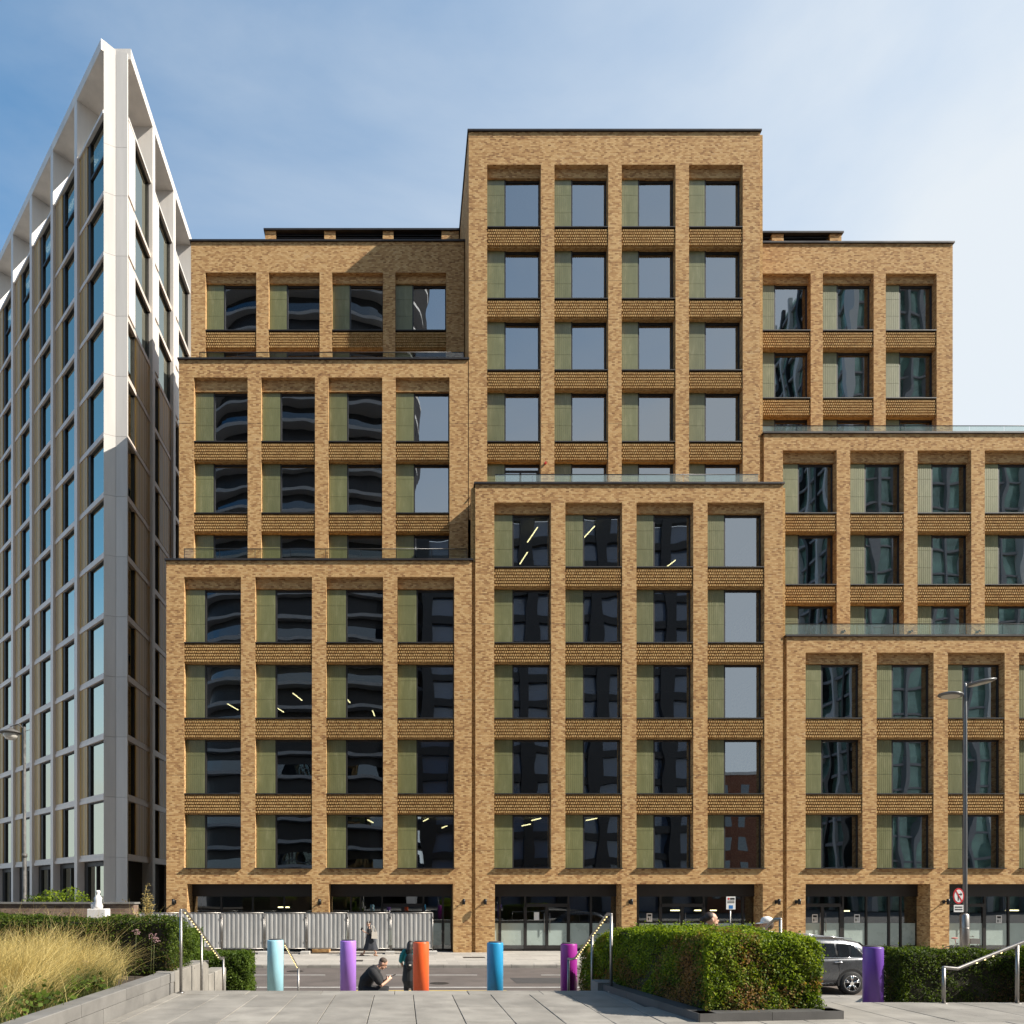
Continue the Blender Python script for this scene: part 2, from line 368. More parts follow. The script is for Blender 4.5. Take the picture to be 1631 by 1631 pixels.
M_iron = mat('cast iron cover', (.05, .045, .042), .6, .5, var=.3, scale=8)
for x, y, w, h in ((PX(755, 33.2), 33.2, .5, .3), (PX(1290, 32.5), 32.5, .6, .45), (PX(560, 31.6), 31.6, .5, .4)): struct('drain_cover', MB().box(x-w, x+w, y-h, y+h, 0.0, .006), M_iron)
for x, y in ((PX(700, 24.6), 24.6), (PX(470, 28.4), 28.4)): struct('drain_cover', MB().lathe([(.33, -.12), (.33, -.113)], 24), M_iron, T(x, y, 0))
struct('road_patch', MB().box(PX(820, 25), PX(905, 25), 24.6, 26.2, -.12, -.116), mat('fresh asphalt patch', (.05, .046, .045), .9, var=.2, scale=4))
# plaza: joint bed with one slab object each
plaza = struct('plaza', MB().box(-3.45, 3.2, -14, 11.15, 0.2, YP-0.022).box(3.2, 16, -14, 9.98, 0.2, YP-0.022), M_joint)
rows = [5.15, 6.3, 7.4, 8.47, 9.55, 10.74]
sw = 0.574
slab_cache = {}
def slab(x0, x1, y0, y1, name='slab', m=M_gran_l):
    w, h = round(x1-x0-0.009, 3), round(y1-y0-0.009, 3)
    k = (w, h, m.name)
    if k not in slab_cache: slab_cache[k] = MB().bbox(-w/2, w/2, -h/2, h/2, -0.05, 0, 0.004).mesh('slab', m)
    o = inst(name, slab_cache[k], plaza, T((x0+x1)/2, (y0+y1)/2, YP + random.uniform(-0.003, 0.002)) @ Matrix.Rotation(random.uniform(-.002, .002), 4, 'X'))
for ri in range(len(rows)-1):
    y0, y1 = rows[ri], rows[ri+1]
    for k in range(-6, 28):
        x0 = -0.98 + k*sw - (0.0 if ri != 2 else 0.0); x1 = x0 + sw
        x0c, x1c = max(x0, -3.44), x1
        lim = 3.22 if y1 > 10 else 16
        if y1 > 9.5: x1c = min(x1, 16 if y0 < 9 else 3.22)
        if x1c - x0c < 0.08 or x1c > lim + 0.01: continue
        if ri == 3 and x0c > 3.2: slab(x0c, x1c, y0, 9.97)
        else: slab(x0c, x1c, y0, y1)
for k in range(6):
    slab(-3.44 + k*1.11, -3.44 + (k+1)*1.11, 10.74, 11.17, 'step_nosing', M_gran_l)
# first flight, landing, second flight, lower terrace to the right
st = struct('steps', MB().box(-3.45, 3.3, 13.4, 15.02, 0.0, 0.75-0.03), M_joint)
for i in range(5):
    inst('step', MB().bbox(-3.4, 3.25, 0, 0.47, -0.6, 0, 0.01).mesh('step', M_gran_l), st, T(0, 11.18 + i*0.44, YP - 0.138*(i+1)))
for i in range(5):
    inst('step', MB().bbox(-6.0, 12.0, 0, 0.35, -0.4, 0, 0.01).mesh('step', M_gran_l), st, T(0, 15.0 + i*0.33, 0.75 - 0.15*(i+0) - 0.0))
struct('landing', MB().bbox(-3.45, 3.3, 13.42, 15.0, 0.3, 0.75, 0.01), M_gran_l)
struct('lower_terrace', MB().bbox(3.32, 30, 11.25, 15.0, 0.0, 0.75, 0.01).bbox(5.3, 30, 10.0, 11.24, 0.0, 0.75, 0.01), M_gran_l)

# ------------------------------------------------------------------ brick building
PITCH = 3.765; SILL0 = 4.165; HEAD0 = 6.90; BW = 2.83; BP = 3.54
Hh = HEAD0 - SILL0
def sill(k): return SILL0 + PITCH*k
def head(k): return HEAD0 + PITCH*k
bld = empty('brick_office_building', (3.6, 36, 0), 'stepped buff brick office building with olive green window panels and roof terraces', 'building')

def wall_mesh(x0, x1, z0, z1, yf, yb, openings, roof=True):
    xs = sorted({x0, x1} | {o[0] for o in openings} | {o[1] for o in openings})
    zs = sorted({z0, z1} | {o[2] for o in openings} | {o[3] for o in openings})
    mb = MB()
    def op(i, j):
        if i < 0 or j < 0 or i >= len(xs)-1 or j >= len(zs)-1: return None
        cx, cz = (xs[i]+xs[i+1])/2, (zs[j]+zs[j+1])/2
        for o in openings:
            if o[0] < cx < o[1] and o[2] < cz < o[3]: return o[4]
        return None
    for i in range(len(xs)-1):
        for j in range(len(zs)-1):
            a, b, c, d = xs[i], xs[i+1], zs[j], zs[j+1]
            r = op(i, j)
            if r is None: mb.quad((a,yf,c), (b,yf,c), (b,yf,d), (a,yf,d)); continue
            if op(i-1, j) is None: mb.quad((a,yf,c), (a,yf,d), (a,yf+r,d), (a,yf+r,c))
            if op(i+1, j) is None: mb.quad((b,yf,d), (b,yf,c), (b,yf+r,c), (b,yf+r,d))
            if op(i, j-1) is None and j > 0: mb.quad((b,yf,c), (a,yf,c), (a,yf+r,c), (b,yf+r,c))
            if op(i, j+1) is None: mb.quad((a,yf,d), (b,yf,d), (b,yf+r,d), (a,yf+r,d))
    mb.quad((x0,yf,z1), (x0,yb,z1), (x0,yb,z0), (x0,yf,z0)); mb.quad((x1,yf,z0), (x1,yb,z0), (x1,yb,z1), (x1,yf,z1))
    mb.quad((x0,yf,z1), (x1,yf,z1), (x1,yb,z1), (x0,yb,z1)); mb.quad((x0,yb,z0), (x0,yb,z1), (x1,yb,z1), (x1,yb,z0))
    return mb

# shared window pieces, origin at the bay's bottom-left corner in the wall plane
GX0, GX1 = 0.02, 0.95; PX0, PX1 = 1.02, 2.79
fr = MB()
fr.box(0.0, GX0, .34, .58, 0, Hh); fr.box(GX1, PX0, .32, .58, 0, Hh); fr.box(PX1, BW, .36, .58, 0, Hh)
fr.box(PX0, PX1, .37, .58, 0, .05); fr.box(PX0, PX1, .37, .58, Hh-.10, Hh); fr.box(GX0, GX1, .37, .58, 0, .03); fr.box(GX0, GX1, .37, .58, Hh-.03, Hh)
ME_frame = fr.mesh('window', M_dark)
gp = MB(); nr = 9; sweep = (GX1-GX0)/nr
for z0, z1 in ((.032, Hh*.36-.006), (Hh*.36+.006, Hh*.7-.006), (Hh*.7+.006, Hh-.032)):
    for i in range(nr):
        a = GX0 + i*sweep
        gp.box(a+.006, a+sweep-.006, .308, .335, z0, z1)
    gp.box(GX0+.002, GX1-.002, .32, .56, z0, z1)
ME_green = gp.mesh('green_panel', M_green)
ME_pane = MB().box(PX0, PX1, .42, .432, .05, Hh-.10).mesh('pane', M_glass)
SPH = PITCH - Hh
ME_sp = MB().box(0.002, BW-.002, .13, .62, 0, SPH-.05).mesh('spandrel', M_brick2)
pb = MB(); ncol, nrow = 25, 6; cw = BW/ncol; rh = (SPH-.16)/nrow
for r_ in range(nrow):
    for c_ in range(ncol):
        a = c_*cw + (cw*.5 if r_ % 2 else 0)
        if a + cw*.62 > BW-.01: continue
        z = .06 + r_*rh
        pb.box(a+.012, a+cw*.74, .025, .13, z, z+rh*.62)
ME_pb = pb.mesh('projecting_brick', M_brick2)
ME_sill_u = MB().box(0.003, BW-.003, .0, .45, -.05, -.002).mesh('sill', M_dark)
ME_sill_b = MB().box(-0.02, BW+.02, -.12, .45, .002, .04).mesh('sill', M_dark)
lights = []
def block(x0, x1, yf, yb, z0, z1, bx, n, k0, k1, ho, ground=(), pitch=BP, hide_bottom=False, skipwin=()):
    zb = sill(k0)
    ops = [(bx+i*pitch, bx+i*pitch+BW, zb if zb > z0 else z0, ho, .62) for i in range(n)]
    for a, b in ground: ops.append((a, b, z0, 3.41, .95))
    wall_mesh(x0, x1, z0, z1, yf, yb, ops).build('brick_wall', M_brick, bld)
    MB().box(x0-.07, x1+.07, yf-.08, yf+.42, z1+.003, z1+.09).box(x0-.07, x0+.35, yf+.42, yb, z1+.003, z1+.085).box(x1-.35, x1+.07, yf+.42, yb, z1+.003, z1+.085).build('coping', M_cop, bld)
    for i in range(n):
        a = bx + i*pitch
        MB().box(a+.002, a+BW-.002, yf+.22, yf+.615, head(k1)+.002, ho-.002).build('lintel', M_brick, bld)
        for k in range(k0, k1+1):
            M = T(a, yf, sill(k))
            w = inst('window', ME_frame, bld, M)
            inst('green_panel', ME_green, w, M)
            tl = Matrix.Rotation(random.uniform(-.006, .006), 4, 'Z') @ Matrix.Rotation(random.uniform(-.004, .004), 4, 'X')
            inst('pane', ME_pane, w, M @ T(1.9, .426, 1.3) @ tl @ T(-1.9, -.426, -1.3))
            if k < k1:
                M2 = T(a, yf, head(k))
                s_ = inst('spandrel', ME_sp, bld, M2); inst('projecting_brick', ME_pb, s_, M2, 'stuff')
            if k > k0: inst('sill', ME_sill_u, bld, M)
            elif zb > z0 and not hide_bottom: inst('sill', ME_sill_b, bld, M)
    # rooms behind the glass
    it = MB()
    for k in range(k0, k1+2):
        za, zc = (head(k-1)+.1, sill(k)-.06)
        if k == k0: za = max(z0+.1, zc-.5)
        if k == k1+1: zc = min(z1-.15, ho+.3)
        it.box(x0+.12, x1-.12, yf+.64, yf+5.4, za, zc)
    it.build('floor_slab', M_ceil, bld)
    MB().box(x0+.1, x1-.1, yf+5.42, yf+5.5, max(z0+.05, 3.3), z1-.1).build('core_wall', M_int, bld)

P1, P2, P3 = 36.0, 38.05, 40.2
YB = 52
GL = [(-10.69, -4.47), (-3.63, 2.56)]
GC = [(4.63, 10.94), (11.69, 17.97)]
GR = [(20.1, 26.3), (27.25, 33.45), (34.4, 40.6)]
block(-11.72, 3.48, P1, YB, 0, 19.5, -10.84, 4, 0, 3, 18.69, GL)
block(3.66, 18.96, P1, YB, 0, 23.3, 4.6, 4, 0, 4, 22.4, GC)
block(19.16, 46, P1, YB, 0, 15.72, 20.1, 7, 0, 2, 14.93, GR)
block(-11.72, 3.48, P2, YB, 19.0, 31.0, -10.94, 4, 4, 6, 30.09, hide_bottom=True)
block(3.52, 18.84, P2, YB, 22.6, 43.0, 4.49, 4, 5, 9, 41.28, hide_bottom=True)
block(19.06, 46, P2, YB, 15.2, 27.12, 20.05, 7, 3, 5, 26.25, hide_bottom=True)
block(-11.72, 3.47, P3, YB, 30.4, 39.15, -10.92, 4, 7, 8, 37.45, pitch=3.52, hide_bottom=True)
block(19.0, 30.62, P3, YB, 26.5, 39.05, 19.9, 3, 6, 8, 37.4, pitch=3.5, hide_bottom=True)
# recessed movement slots between the volumes
MB().box(3.482, 3.658, 36.14, 36.6, 0, 23.2).build('recess', M_brick2, bld)
MB().box(18.962, 19.158, 36.14, 36.6, 0, 23.2).build('recess', M_brick2, bld)
MB().box(18.842, 19.058, 38.2, 38.6, 15, 43).build('recess', M_brick2, bld)
# terraces
def terrace(x0, x1, yf, z, depth): MB().box(x0+.36, x1-.36, yf+.43, yf+depth+.02, z-.16, z-.1).build('terrace_floor', M_gran, bld)
terrace(-11.72, 3.48, P1, 19.5, 2.05)
# balustrades: glass panels with posts and top rail
M_rail = mat('dark handrail', (0.05, 0.05, 0.052), 0.35, 0.7)
M_glass_bal = glass_mat('balustrade glass', 1.75, (0.78, 0.87, 0.84), (0.9, 1.0, 0.97), wob=0.002)
_nt = M_glass_bal.node_tree; _mo = _nt.nodes['Material Output']; _old = _mo.inputs[0].links[0].from_socket
_df = _nt.nodes.new('ShaderNodeBsdfDiffuse'); _df.inputs[0].default_value = (.62, .72, .70, 1); _mx = _nt.nodes.new('ShaderNodeMixShader'); _mx.inputs[0].default_value = .09  # pale diffuse mixed into the glass, imitating the bluish white sky reflection
_nt.links.new(_old, _mx.inputs[1]); _nt.links.new(_df.outputs[0], _mx.inputs[2]); _nt.links.new(_mx.outputs[0], _mo.inputs[0])
def balustrade(x0, x1, y, z, h, post, frame):
    r = MB().tube([(x0, y, z+h), (x1, y, z+h)], 0.022, 8).build('balustrade', M_rail, bld)
    n = max(1, round((x1-x0)/post)); w = (x1-x0)/n
    for i in range(n):
        MB().box(x0+i*w+.02, x0+(i+1)*w-.02, y-.008, y+.008, z+.06, z+h-.02).build('glass_panel', M_glass_clear if frame else M_glass_bal, r)
    for i in range(n+1):
        if frame: MB().box(x0+i*w-.012, x0+i*w+.012, y+.02, y+.05, z-.1, z+h).build('post', M_rail, r)
balustrade(-11.0, 3.3, P1+.55, 19.59, .76, 1.8, True)
balustrade(-10.8, 3.3, P2+.55, 31.08, .74, 2.1, True)
balustrade(4.7, 18.0, P1+.5, 23.38, .70, 1.8, False)
balustrade(19.3, 45, P1+.5, 15.8, .74, 1.8, False)
balustrade(19.2, 45, P2+.5, 27.2, .66, 1.8, False)
# roof plant enclosures: brick posts with louvres between
def plant(x0, x1, y, z0, z1, posts):
    pl = MB().box(x0, x1, y+.3, y+6, z0, z1-.1).build('plant_enclosure', M_dark, bld)
    MB().box(x0-.08, x1+.08, y-.1, y+6.1, z1, z1+.1).build('plant_coping', M_cop, pl)
    for a, b in posts: MB().box(a, b, y, y+.45, z0, z1-.003).build('brick_post', M_brick, pl)
    nz = int((z1-z0)/.16)
    for i in range(nz):
        z = z0+.04+i*.16
        MB().add([(x0+.3, y+.06, z), (x1-.3, y+.06, z), (x1-.3, y+.24, z+.1), (x0+.3, y+.24, z+.1), (x0+.3, y+.06, z+.02), (x1-.3, y+.06, z+.02), (x1-.3, y+.24, z+.12), (x0+.3, y+.24, z+.12)],
                 [(0,3,2,1),(4,5,6,7),(0,1,5,4),(1,2,6,5),(2,3,7,6),(3,0,4,7)]).build('louvre_blade', M_cop, pl)
plant(-8.25, 3.45, 43.66, 39.0, 42.92, [(-8.25, -7.6), (-4.68, -4.0), (-1.15, -.5), (2.4, 3.44)])
plant(18.9, 26.55, 43.66, 39.0, 42.75, [(22.35, 23.05), (25.85, 26.54)])

# shopfronts
M_paper = mat('white paper', (0.75, 0.74, 0.72), 0.8)
M_ink = mat('black print', (0.02, 0.02, 0.02), 0.7)
M_warmwall = mat('shop interior wall', (0.10, 0.095, 0.085), 0.85, var=0.2, scale=1)
def poster(x, z, y, parent, w=.28, h=.42, black=True):
    p = MB().box(x, x+w, y-.006, y-.002, z, z+h).build('poster', M_paper, parent)
    if black:
        b = MB().box(x+.04, x+w-.04, y-.008, y-.0062, z+h*.62, z+h*.9)
        b.box(x+.05, x+w*.42, y-.008, y-.0062, z+.06, z+h*.5)
        for i in range(3): b.box(x+w*.52, x+w-.04, y-.008, y-.0062, z+.08+i*.06, z+.1+i*.06)
        b.build('print', M_ink, p)
def shopfront(x0, x1, mull, doors, film=True, transom=2.78):
    y = P1 + .93
    s_ = MB().box(x0, x1, y-.06, y+.12, 2.78, 3.409).box(x0, x1, y-.02, y+.1, 0.005, .12)
    for m_ in mull: s_.box(m_-.045, m_+.045, y-.05, y+.1, .12, 2.78)
    for a, b in doors:
        s_.box(a, b, y-.05, y+.1, 2.25, 2.42)
        for c in (a, (a+b)/2, b): s_.box(c-.075, c+.075, y-.055, y+.1, .12, 2.25)
        s_.box(a, b, y-.045, y+.1, .121, .28)
    root = s_.build('shopfront', M_dark, bld)
    edges = [x0+.02] + sorted(mull) + [x1-.02]
    for a, b in zip(edges[:-1], edges[1:]):
        if b - a < .15: continue
        MB().box(a+.03, b-.03, y, y+.012, .12, 2.78).build('pane', M_glass_shop, root)
    fl = sorted(set(mull) | {x0+.02, x1-.02} | {(a+b)/2 for a, b in doors})
    if film:
        for a, b in zip(fl[:-1], fl[1:]):
            if b - a > .3: MB().box(a+.08, b-.08, y-.006, y-.002, .3, 1.42).build('frosted_film', M_frost, root)
    for a, b in doors:
        for sx in (-.14, .14):
            c = (a+b)/2 + sx
            MB().tube([(c, y-.1, .95), (c, y-.1, 1.95)], .018, 8).tube([(c, y-.1, 1.05), (c, y-.03, 1.05)], .012, 6).tube([(c, y-.1, 1.85), (c, y-.03, 1.85)], .012, 6).build('door_handle', M_steel, root)
    return root, y
s1, y_ = shopfront(*GL[0], [-9.2, -7.6, -6.0], [], film=False)
s2, y_ = shopfront(*GL[1], [-2.6, -2.1, -1.0, .3+.8, 2.1], [(-1.0, 1.1)])
s3, y_ = shopfront(*GC[0], [5.0, 6.3, 8.5, 9.65], [(6.3, 8.5)]); poster(6.75, 1.58, y_, s3, .26, .4, False)
s4, y_ = shopfront(*GC[1], [12.05, 13.2, 15.4, 17.4], [(13.2, 15.4)]); poster(12.5, 1.5, y_, s4)
s5, y_ = shopfront(*GR[0], [20.4, 22.5, 23.7, 24.85, 25.45], [(20.5, 22.4)]); poster(20.95, 1.45, y_, s5); poster(23.1, 1.45, y_, s5)
s6, y_ = shopfront(*GR[1], [27.7, 29.75, 30.95, 32.3], [(27.8, 29.7)]); poster(30.35, 1.4, y_, s6)
s7, y_ = shopfront(*GR[2], [35.4, 37, 38.6], [])
# ground-floor rooms
MB().box(-11.6, 45.9, 42.0, 42.1, 0.0, 3.5).build('back_wall', M_warmwall, bld)
MB().box(-11.6, 45.9, 36.96, 42.0, 0.001, 0.02).build('shop_floor', M_gran, bld)
MB().box(-11.6, 45.9, 37.1, 42.0, 3.2, 3.28).build('shop_ceiling', M_ceil, bld)
for x in (-4.05, 3.57, 11.3, 19.06, 26.8): MB().box(x-.1, x+.1, 37.06, 41.98, 0.03, 3.19).build('party_wall', M_int, bld)
# wall lights on the ground floor piers and terraces
M_lampblk = mat('black lamp metal', (0.015, 0.015, 0.015), 0.4, 0.4)
ME_wl = MB().tube([(0, -.04, 0), (0, -.30, .05)], .028, 8).tube([(0, -.30, -.13), (0, -.30, .15)], .07, 12).box(-.06, .06, -.04, 0, -.09, .09).mesh('wall_light', M_lampblk)
for px in (279, 510, 738, 772, 1003, 1236, 1268, 1503): inst('wall_light', ME_wl, bld, T(PX(px, P1), P1, 2.52))
ME_tl = MB().tube([(0, 0, 0), (0, -.16, .03), (.0, -.22, -.06)], .03, 8, round_cap=True).box(-.07, .07, -.02, 0, -.06, .06).mesh('wall_light', M_lampblk)
for x0, y, z in ((-11.3, P2, 20.3), (3.85, P2, 24.1), (19.65, P2, 16.7)):
    for i in range(5): inst('wall_light', ME_tl, bld, T(x0 + i*3.54 + (.0 if i else .15), y, z))
M_exit = emit('green exit sign', (0.12, 0.75, 0.45), 0.5); M_red = mat('red plastic', (0.5, 0.03, 0.02), 0.4)
MB().box(6.62, 6.9, P2+.14, P2+.2, 25.85, 26.0).build('exit_sign', M_exit, bld)
MB().tube([(7.55, P2, 25.55), (7.55, P2-.1, 25.55)], .06, 12).build('alarm_beacon', M_red, bld)
# terrace door in the first tower bay
dm = MB().box(5.4, 5.5, P2+.40, P2+.47, 22.98, 25.3).box(6.25, 6.35, P2+.40, P2+.47, 22.98, 25.3).box(7.15, 7.25, P2+.40, P2+.47, 22.98, 25.3).box(5.4, 7.25, P2+.395, P2+.47, 25.3, 25.42)
dm.build('terrace_door', M_dark, bld)
for c in (6.15, 6.45): MB().tube([(c, P2+.34, 23.6), (c, P2+.34, 24.6)], .02, 8).build('door_handle', M_steel, bld)

# lit strip lights seen through the glass
def strip(px, py, d, dx, dy, label):
    p = P(px, py, d)
    dx, dy = dx*.7, dy*.7
    o = MB().tube([(-dx/2, -dy/2, 0), (dx/2, dy/2, 0)], .032, 6).build('strip_light', M_strip, None, T(*p))
    tag(o, label, 'light', 'lit strip lights inside the brick building')
    w = MB().tube([(-dx/2, -dy/2, 0), (-dx/2, -dy/2, .35)], .008, 5).tube([(dx/2, dy/2, 0), (dx/2, dy/2, .35)], .008, 5).build('hanger', M_lampblk, o, T(*p))
ordn = ['first', 'second', 'third', 'fourth']
for px, py, d, dx, dy, lb in (
    (848, 852, 37.5, .35, -2.2, 'upper lit strip light behind first window of the middle block top row'),
    (834, 889, 38.6, .25, -1.9, 'lower lit strip light behind first window of the middle block top row'),
    (936, 850, 37.5, .45, -2.2, 'lit strip light behind second window of the middle block top row'),
    (1067, 899, 38.6, .3, -1.4, 'lit strip light behind third window of the middle block top row'),
    (371, 1126, 39, -.4, -1.8, 'lit strip light behind leftmost window of the lower left block second row down'),
    (445, 1130, 39.6, -.4, -1.6, 'lower lit strip light behind second window of the lower left block second row down'),
    (474, 1110, 38.6, -.4, -2.0, 'upper lit strip light behind second window of the lower left block second row down'),
    (553, 1114, 38.8, -.3, -1.8, 'left lit strip light behind third window of the lower left block second row down'),
    (595, 1136, 39.6, -.1, -1.6, 'right lit strip light behind third window of the lower left block second row down'),
    (590, 1308, 38.4, -.3, -2, 'lit strip light behind third window of the left block lowest window row'),
    (678, 1306, 38.6, .3, -2, 'left lit strip light behind fourth window of the left block lowest window row'),
    (708, 1317, 39.5, .3, -1.6, 'right lit strip light behind fourth window of the left block lowest window row'),
    (854, 1305, 38.4, .4, -1.6, 'right lit strip light behind first window of the middle block lowest window row'),
    (838, 1314, 39.2, .4, -1.5, 'left lit strip light behind first window of the middle block lowest window row'),
    (942, 1305, 38.4, .4, -1.6, 'lit strip light behind second window of the middle block lowest window row'),
    (1076, 1450, 39.5, .8, 0, 'left of three lit strip lights behind the middle block double doors'),
    (1114, 1450, 39.5, .8, 0, 'middle of three lit strip lights behind the middle block double doors'),
    (1136, 1450, 39.6, .5, 0, 'right of three lit strip lights behind the middle block double doors'),
    (452, 1445, 39.5, .9, 0, 'lit strip light behind ground floor glass above the left hoarding'),
    (1347, 1451, 39.5, .6, 0, 'lit strip light behind door glass right of the grey car'),
    (1612, 1450, 39.5, 1.0, 0, 'lit strip light behind ground floor glass at right edge beyond the street lamp')):
    strip(px, py, d, dx, dy, lb)

# ------------------------------------------------------------------ left tower with white frame
tw = empty('white_framed_tower', (-16.2, 39.9, 0), 'tall pale metal framed tower with open crown and sharp corner left of the brick building', 'building')
M_tan = None
def tan_mat():
    m, nt, b = new_mat('bronze ribbed cladding')
    tcn = nt.nodes.new('ShaderNodeTexCoord'); sp = nt.nodes.new('ShaderNodeSeparateXYZ'); nt.links.new(tcn.outputs['Object'], sp.inputs[0])
    wn = nt.nodes.new('ShaderNodeTexWhiteNoise'); wn.noise_dimensions = '1D'
    nt.links.new(mnode(nt, 'FLOOR', mnode(nt, 'MULTIPLY', sp.outputs[0], 7.0)), wn.inputs['W'])
    c = ramp(nt, wn.outputs['Value'], [(0.0, (0.36, 0.23, 0.09)), (0.35, (0.56, 0.43, 0.25)), (0.6, (0.62, 0.38, 0.08)), (0.8, (0.50, 0.37, 0.20)), (1.0, (0.40, 0.24, 0.08))])
    nt.links.new(c, b.inputs['Base Color']); b.inputs['Roughness'].default_value = 0.42; b.inputs['Metallic'].default_value = 0.0
    return m
M_tan = tan_mat()
def frame_mat(ax, ay, o):
    M = Matrix.Identity(4)
    M[0][0], M[1][0] = ax; M[0][1], M[1][1] = ay; M[0][3], M[1][3] = o
    return M
A = (PX(165, 39.75), 39.75); B = (PX(184.5, 40.0), 40.0); C = (PX(203, 40.0), 40.0)
ML = frame_mat((.697, -.717), (.717, .697), A)
MR = frame_mat((0, 1), (-1, 0), (C[0], C[1]+.135))
TB = 4.94; TP = 3.325; TN = 11; TT = 46.0
lev = [TB + TP*k for k in range(TN+1)]
# dark mass behind the cladding
MB().prism([(A[0]+.3, A[1]+.9), (C[0]-.5, C[1]+.9), (C[0]-.5, 75), (A[0]-24, 75), (A[0]-24, A[1]+26)], 0.0, TT-.05).build('core', M_int, tw)
# corner column: folded cladding panels, one per storey and face
cz = [0.0, TB] + lev[1:] + [44.2, 49.85]
cz = sorted(set(cz))
def colpanel(p, q, z0, z1, zq=0.0):
    d = Vector((q[0]-p[0], q[1]-p[1])).normalized(); n_ = Vector((-d.y, d.x)); g = .008
    a = Vector(p)+d*g; b = Vector(q)-d*g
    poly = [tuple(a), tuple(b), tuple(b+n_*.12), tuple(a+n_*.12)]
    v = [(x, y, z0+g) for x, y in poly] + [(poly[0][0], poly[0][1], z1-g), (poly[1][0], poly[1][1], z1-g-zq), (poly[2][0], poly[2][1], z1-g-zq), (poly[3][0], poly[3][1], z1-g)]
    MB().add(v, [(0,3,2,1),(4,5,6,7),(0,1,5,4),(1,2,6,5),(2,3,7,6),(3,0,4,7)]).build('cladding_panel', M_white_panel, tw)
for z0, z1 in zip(cz[:-1], cz[1:]):
    colpanel(A, B, z0, z1, .25 if z1 > 49 else 0); colpanel(B, C, z0, z1 - (.27 if z1 > 49 else 0), .15 if z1 > 49 else 0)
MB().prism([(A[0]+.08, A[1]+.16), (C[0]-.38, C[1]+.125), (C[0]-.38, C[1]+.6), (A[0]+.05, A[1]+.8)], 0.0, 49.3).build('corner_column', M_white_panel, tw)
def facade(M, side, nb, sgn):
    # sgn -1: bays run towards local -x; +1: towards +x
    for i in range(nb):
        x0 = 4.0*i if sgn > 0 else -4.0*(i+1)
        fx = x0 + 3.55 if sgn > 0 else x0
        # fin
        MB().box(fx, fx+.45, -.12, .5, 0.0, TT).build('fin', M_grey_panel if side == 'L' else M_white_panel, tw, M)
        MB().box(fx, fx+.45, -.12, 1.35, TT+.004, 49.25).build('crown_post', M_white_panel, tw, M)
        gx0, gx1 = (x0+.0, x0+3.55) if sgn > 0 else (x0+.45, x0+4.0)
        for k in range(TN+1):
            z0 = lev[k]; z1 = lev[k+1] if k < TN else TT
            up = side == 'R' and k >= 9
            if side == 'L': px0, px1, dx1, wx1 = gx0, gx0+1.1, gx0+1.42, gx1
            if side == 'L':
                fr_ = MB().box(px1, dx1, .1, .32, z0+.2, z1-.18).box(dx1, wx1, .12, .3, z1-.24, z1-.18).box(wx1-.08, wx1, .12, .3, z0+.2, z1-.24)
                if k == TN: fr_.box(dx1, wx1-.08, .12, .3, z0+2.2, z0+2.32)
                w = fr_.build('window', M_dark, tw, M)
                MB().box(dx1, wx1-.08, .2, .215, z0+.2, z1-.24).build('pane', M_glass_t, w, M)
                ra, rb = px0, px1
            elif up:
                w = MB().box(gx0+1.0, gx0+1.12, .1, .3, z0+.2, z1-.18).box(gx1-.1, gx1, .1, .3, z0+.2, z1-.18).box(gx0+1.12, gx1-.1, .12, .3, z1-.26, z1-.18).build('window', M_dark, tw, M)
                MB().box(gx0+1.12, gx1-.1, .2, .215, z0+.2, z1-.26).build('pane', M_glass_t, w, M)
                MB().box(gx0+.01, gx0+.99, -.02, .3, z0+.2, z1-.18).build('cladding_panel', M_white_panel, tw, M)
                ra = rb = None
            else:
                w = MB().box(gx0, gx0+.1, .1, .3, z0+.2, z1-.18).box(gx0+1.15, gx0+1.25, .1, .3, z0+.2, z1-.18).build('window', M_dark, tw, M)
                MB().box(gx0+.1, gx0+1.15, .2, .215, z0+.2, z1-.18).build('pane', M_glass_t, w, M)
                ra, rb = gx0+1.25, gx1
            if ra is not None:
                rp = MB().box(ra, rb, .08, .3, z0+.2, z1-.18); nrb = int((rb-ra)/.15)
                for r_ in range(nrb): rp.box(ra+r_*(rb-ra)/nrb+.02, ra+(r_+1)*(rb-ra)/nrb-.03, .035, .08, z0+.2, z1-.18)
                rp.build('ribbed_panel', M_tan, tw, M)
            # transom between storeys in two steps
            MB().box(gx0, gx1, .0, .32, z0-.17, z0+.02).box(gx0, gx1, .05, .32, z0+.024, z0+.195).build('transom', M_grey_panel, tw, M)
        MB().box(gx0, gx1, -.04, .6, TT-.17, TT-.004).build('transom', M_white_panel, tw, M)
        # street level glazing
        if side == 'L':
            w = MB().box(gx0, gx0+.5, .3, .5, 0, TB-.2).box(gx0+1.75, gx0+1.85, .3, .5, 0, TB-.2).box(gx0+.5, gx1, .3, .5, TB-.45, TB-.2).build('window', M_dark, tw, M)
            MB().box(gx0+.5, gx1, .4, .415, .05, TB-.45).build('pane', M_glass_t, w, M)
    xa, xb = (0.02, 4.0*nb) if sgn > 0 else (-4.0*nb, -0.02)
    MB().box(xa, xb, -.13, 1.36, 49.254, 49.84).build('crown_beam', M_white_panel, tw, M)
facade(ML, 'L', 7, -1)
facade(MR, 'R', 5, 1)
MB().prism([(A[0]-.05, A[1]+.35), (C[0]-.02, C[1]+.35), (C[0]-1.2, C[1]+2.2), (A[0]-.1, A[1]+2.0)], 49.26, 49.82).build('crown_corner', M_white_panel, tw)

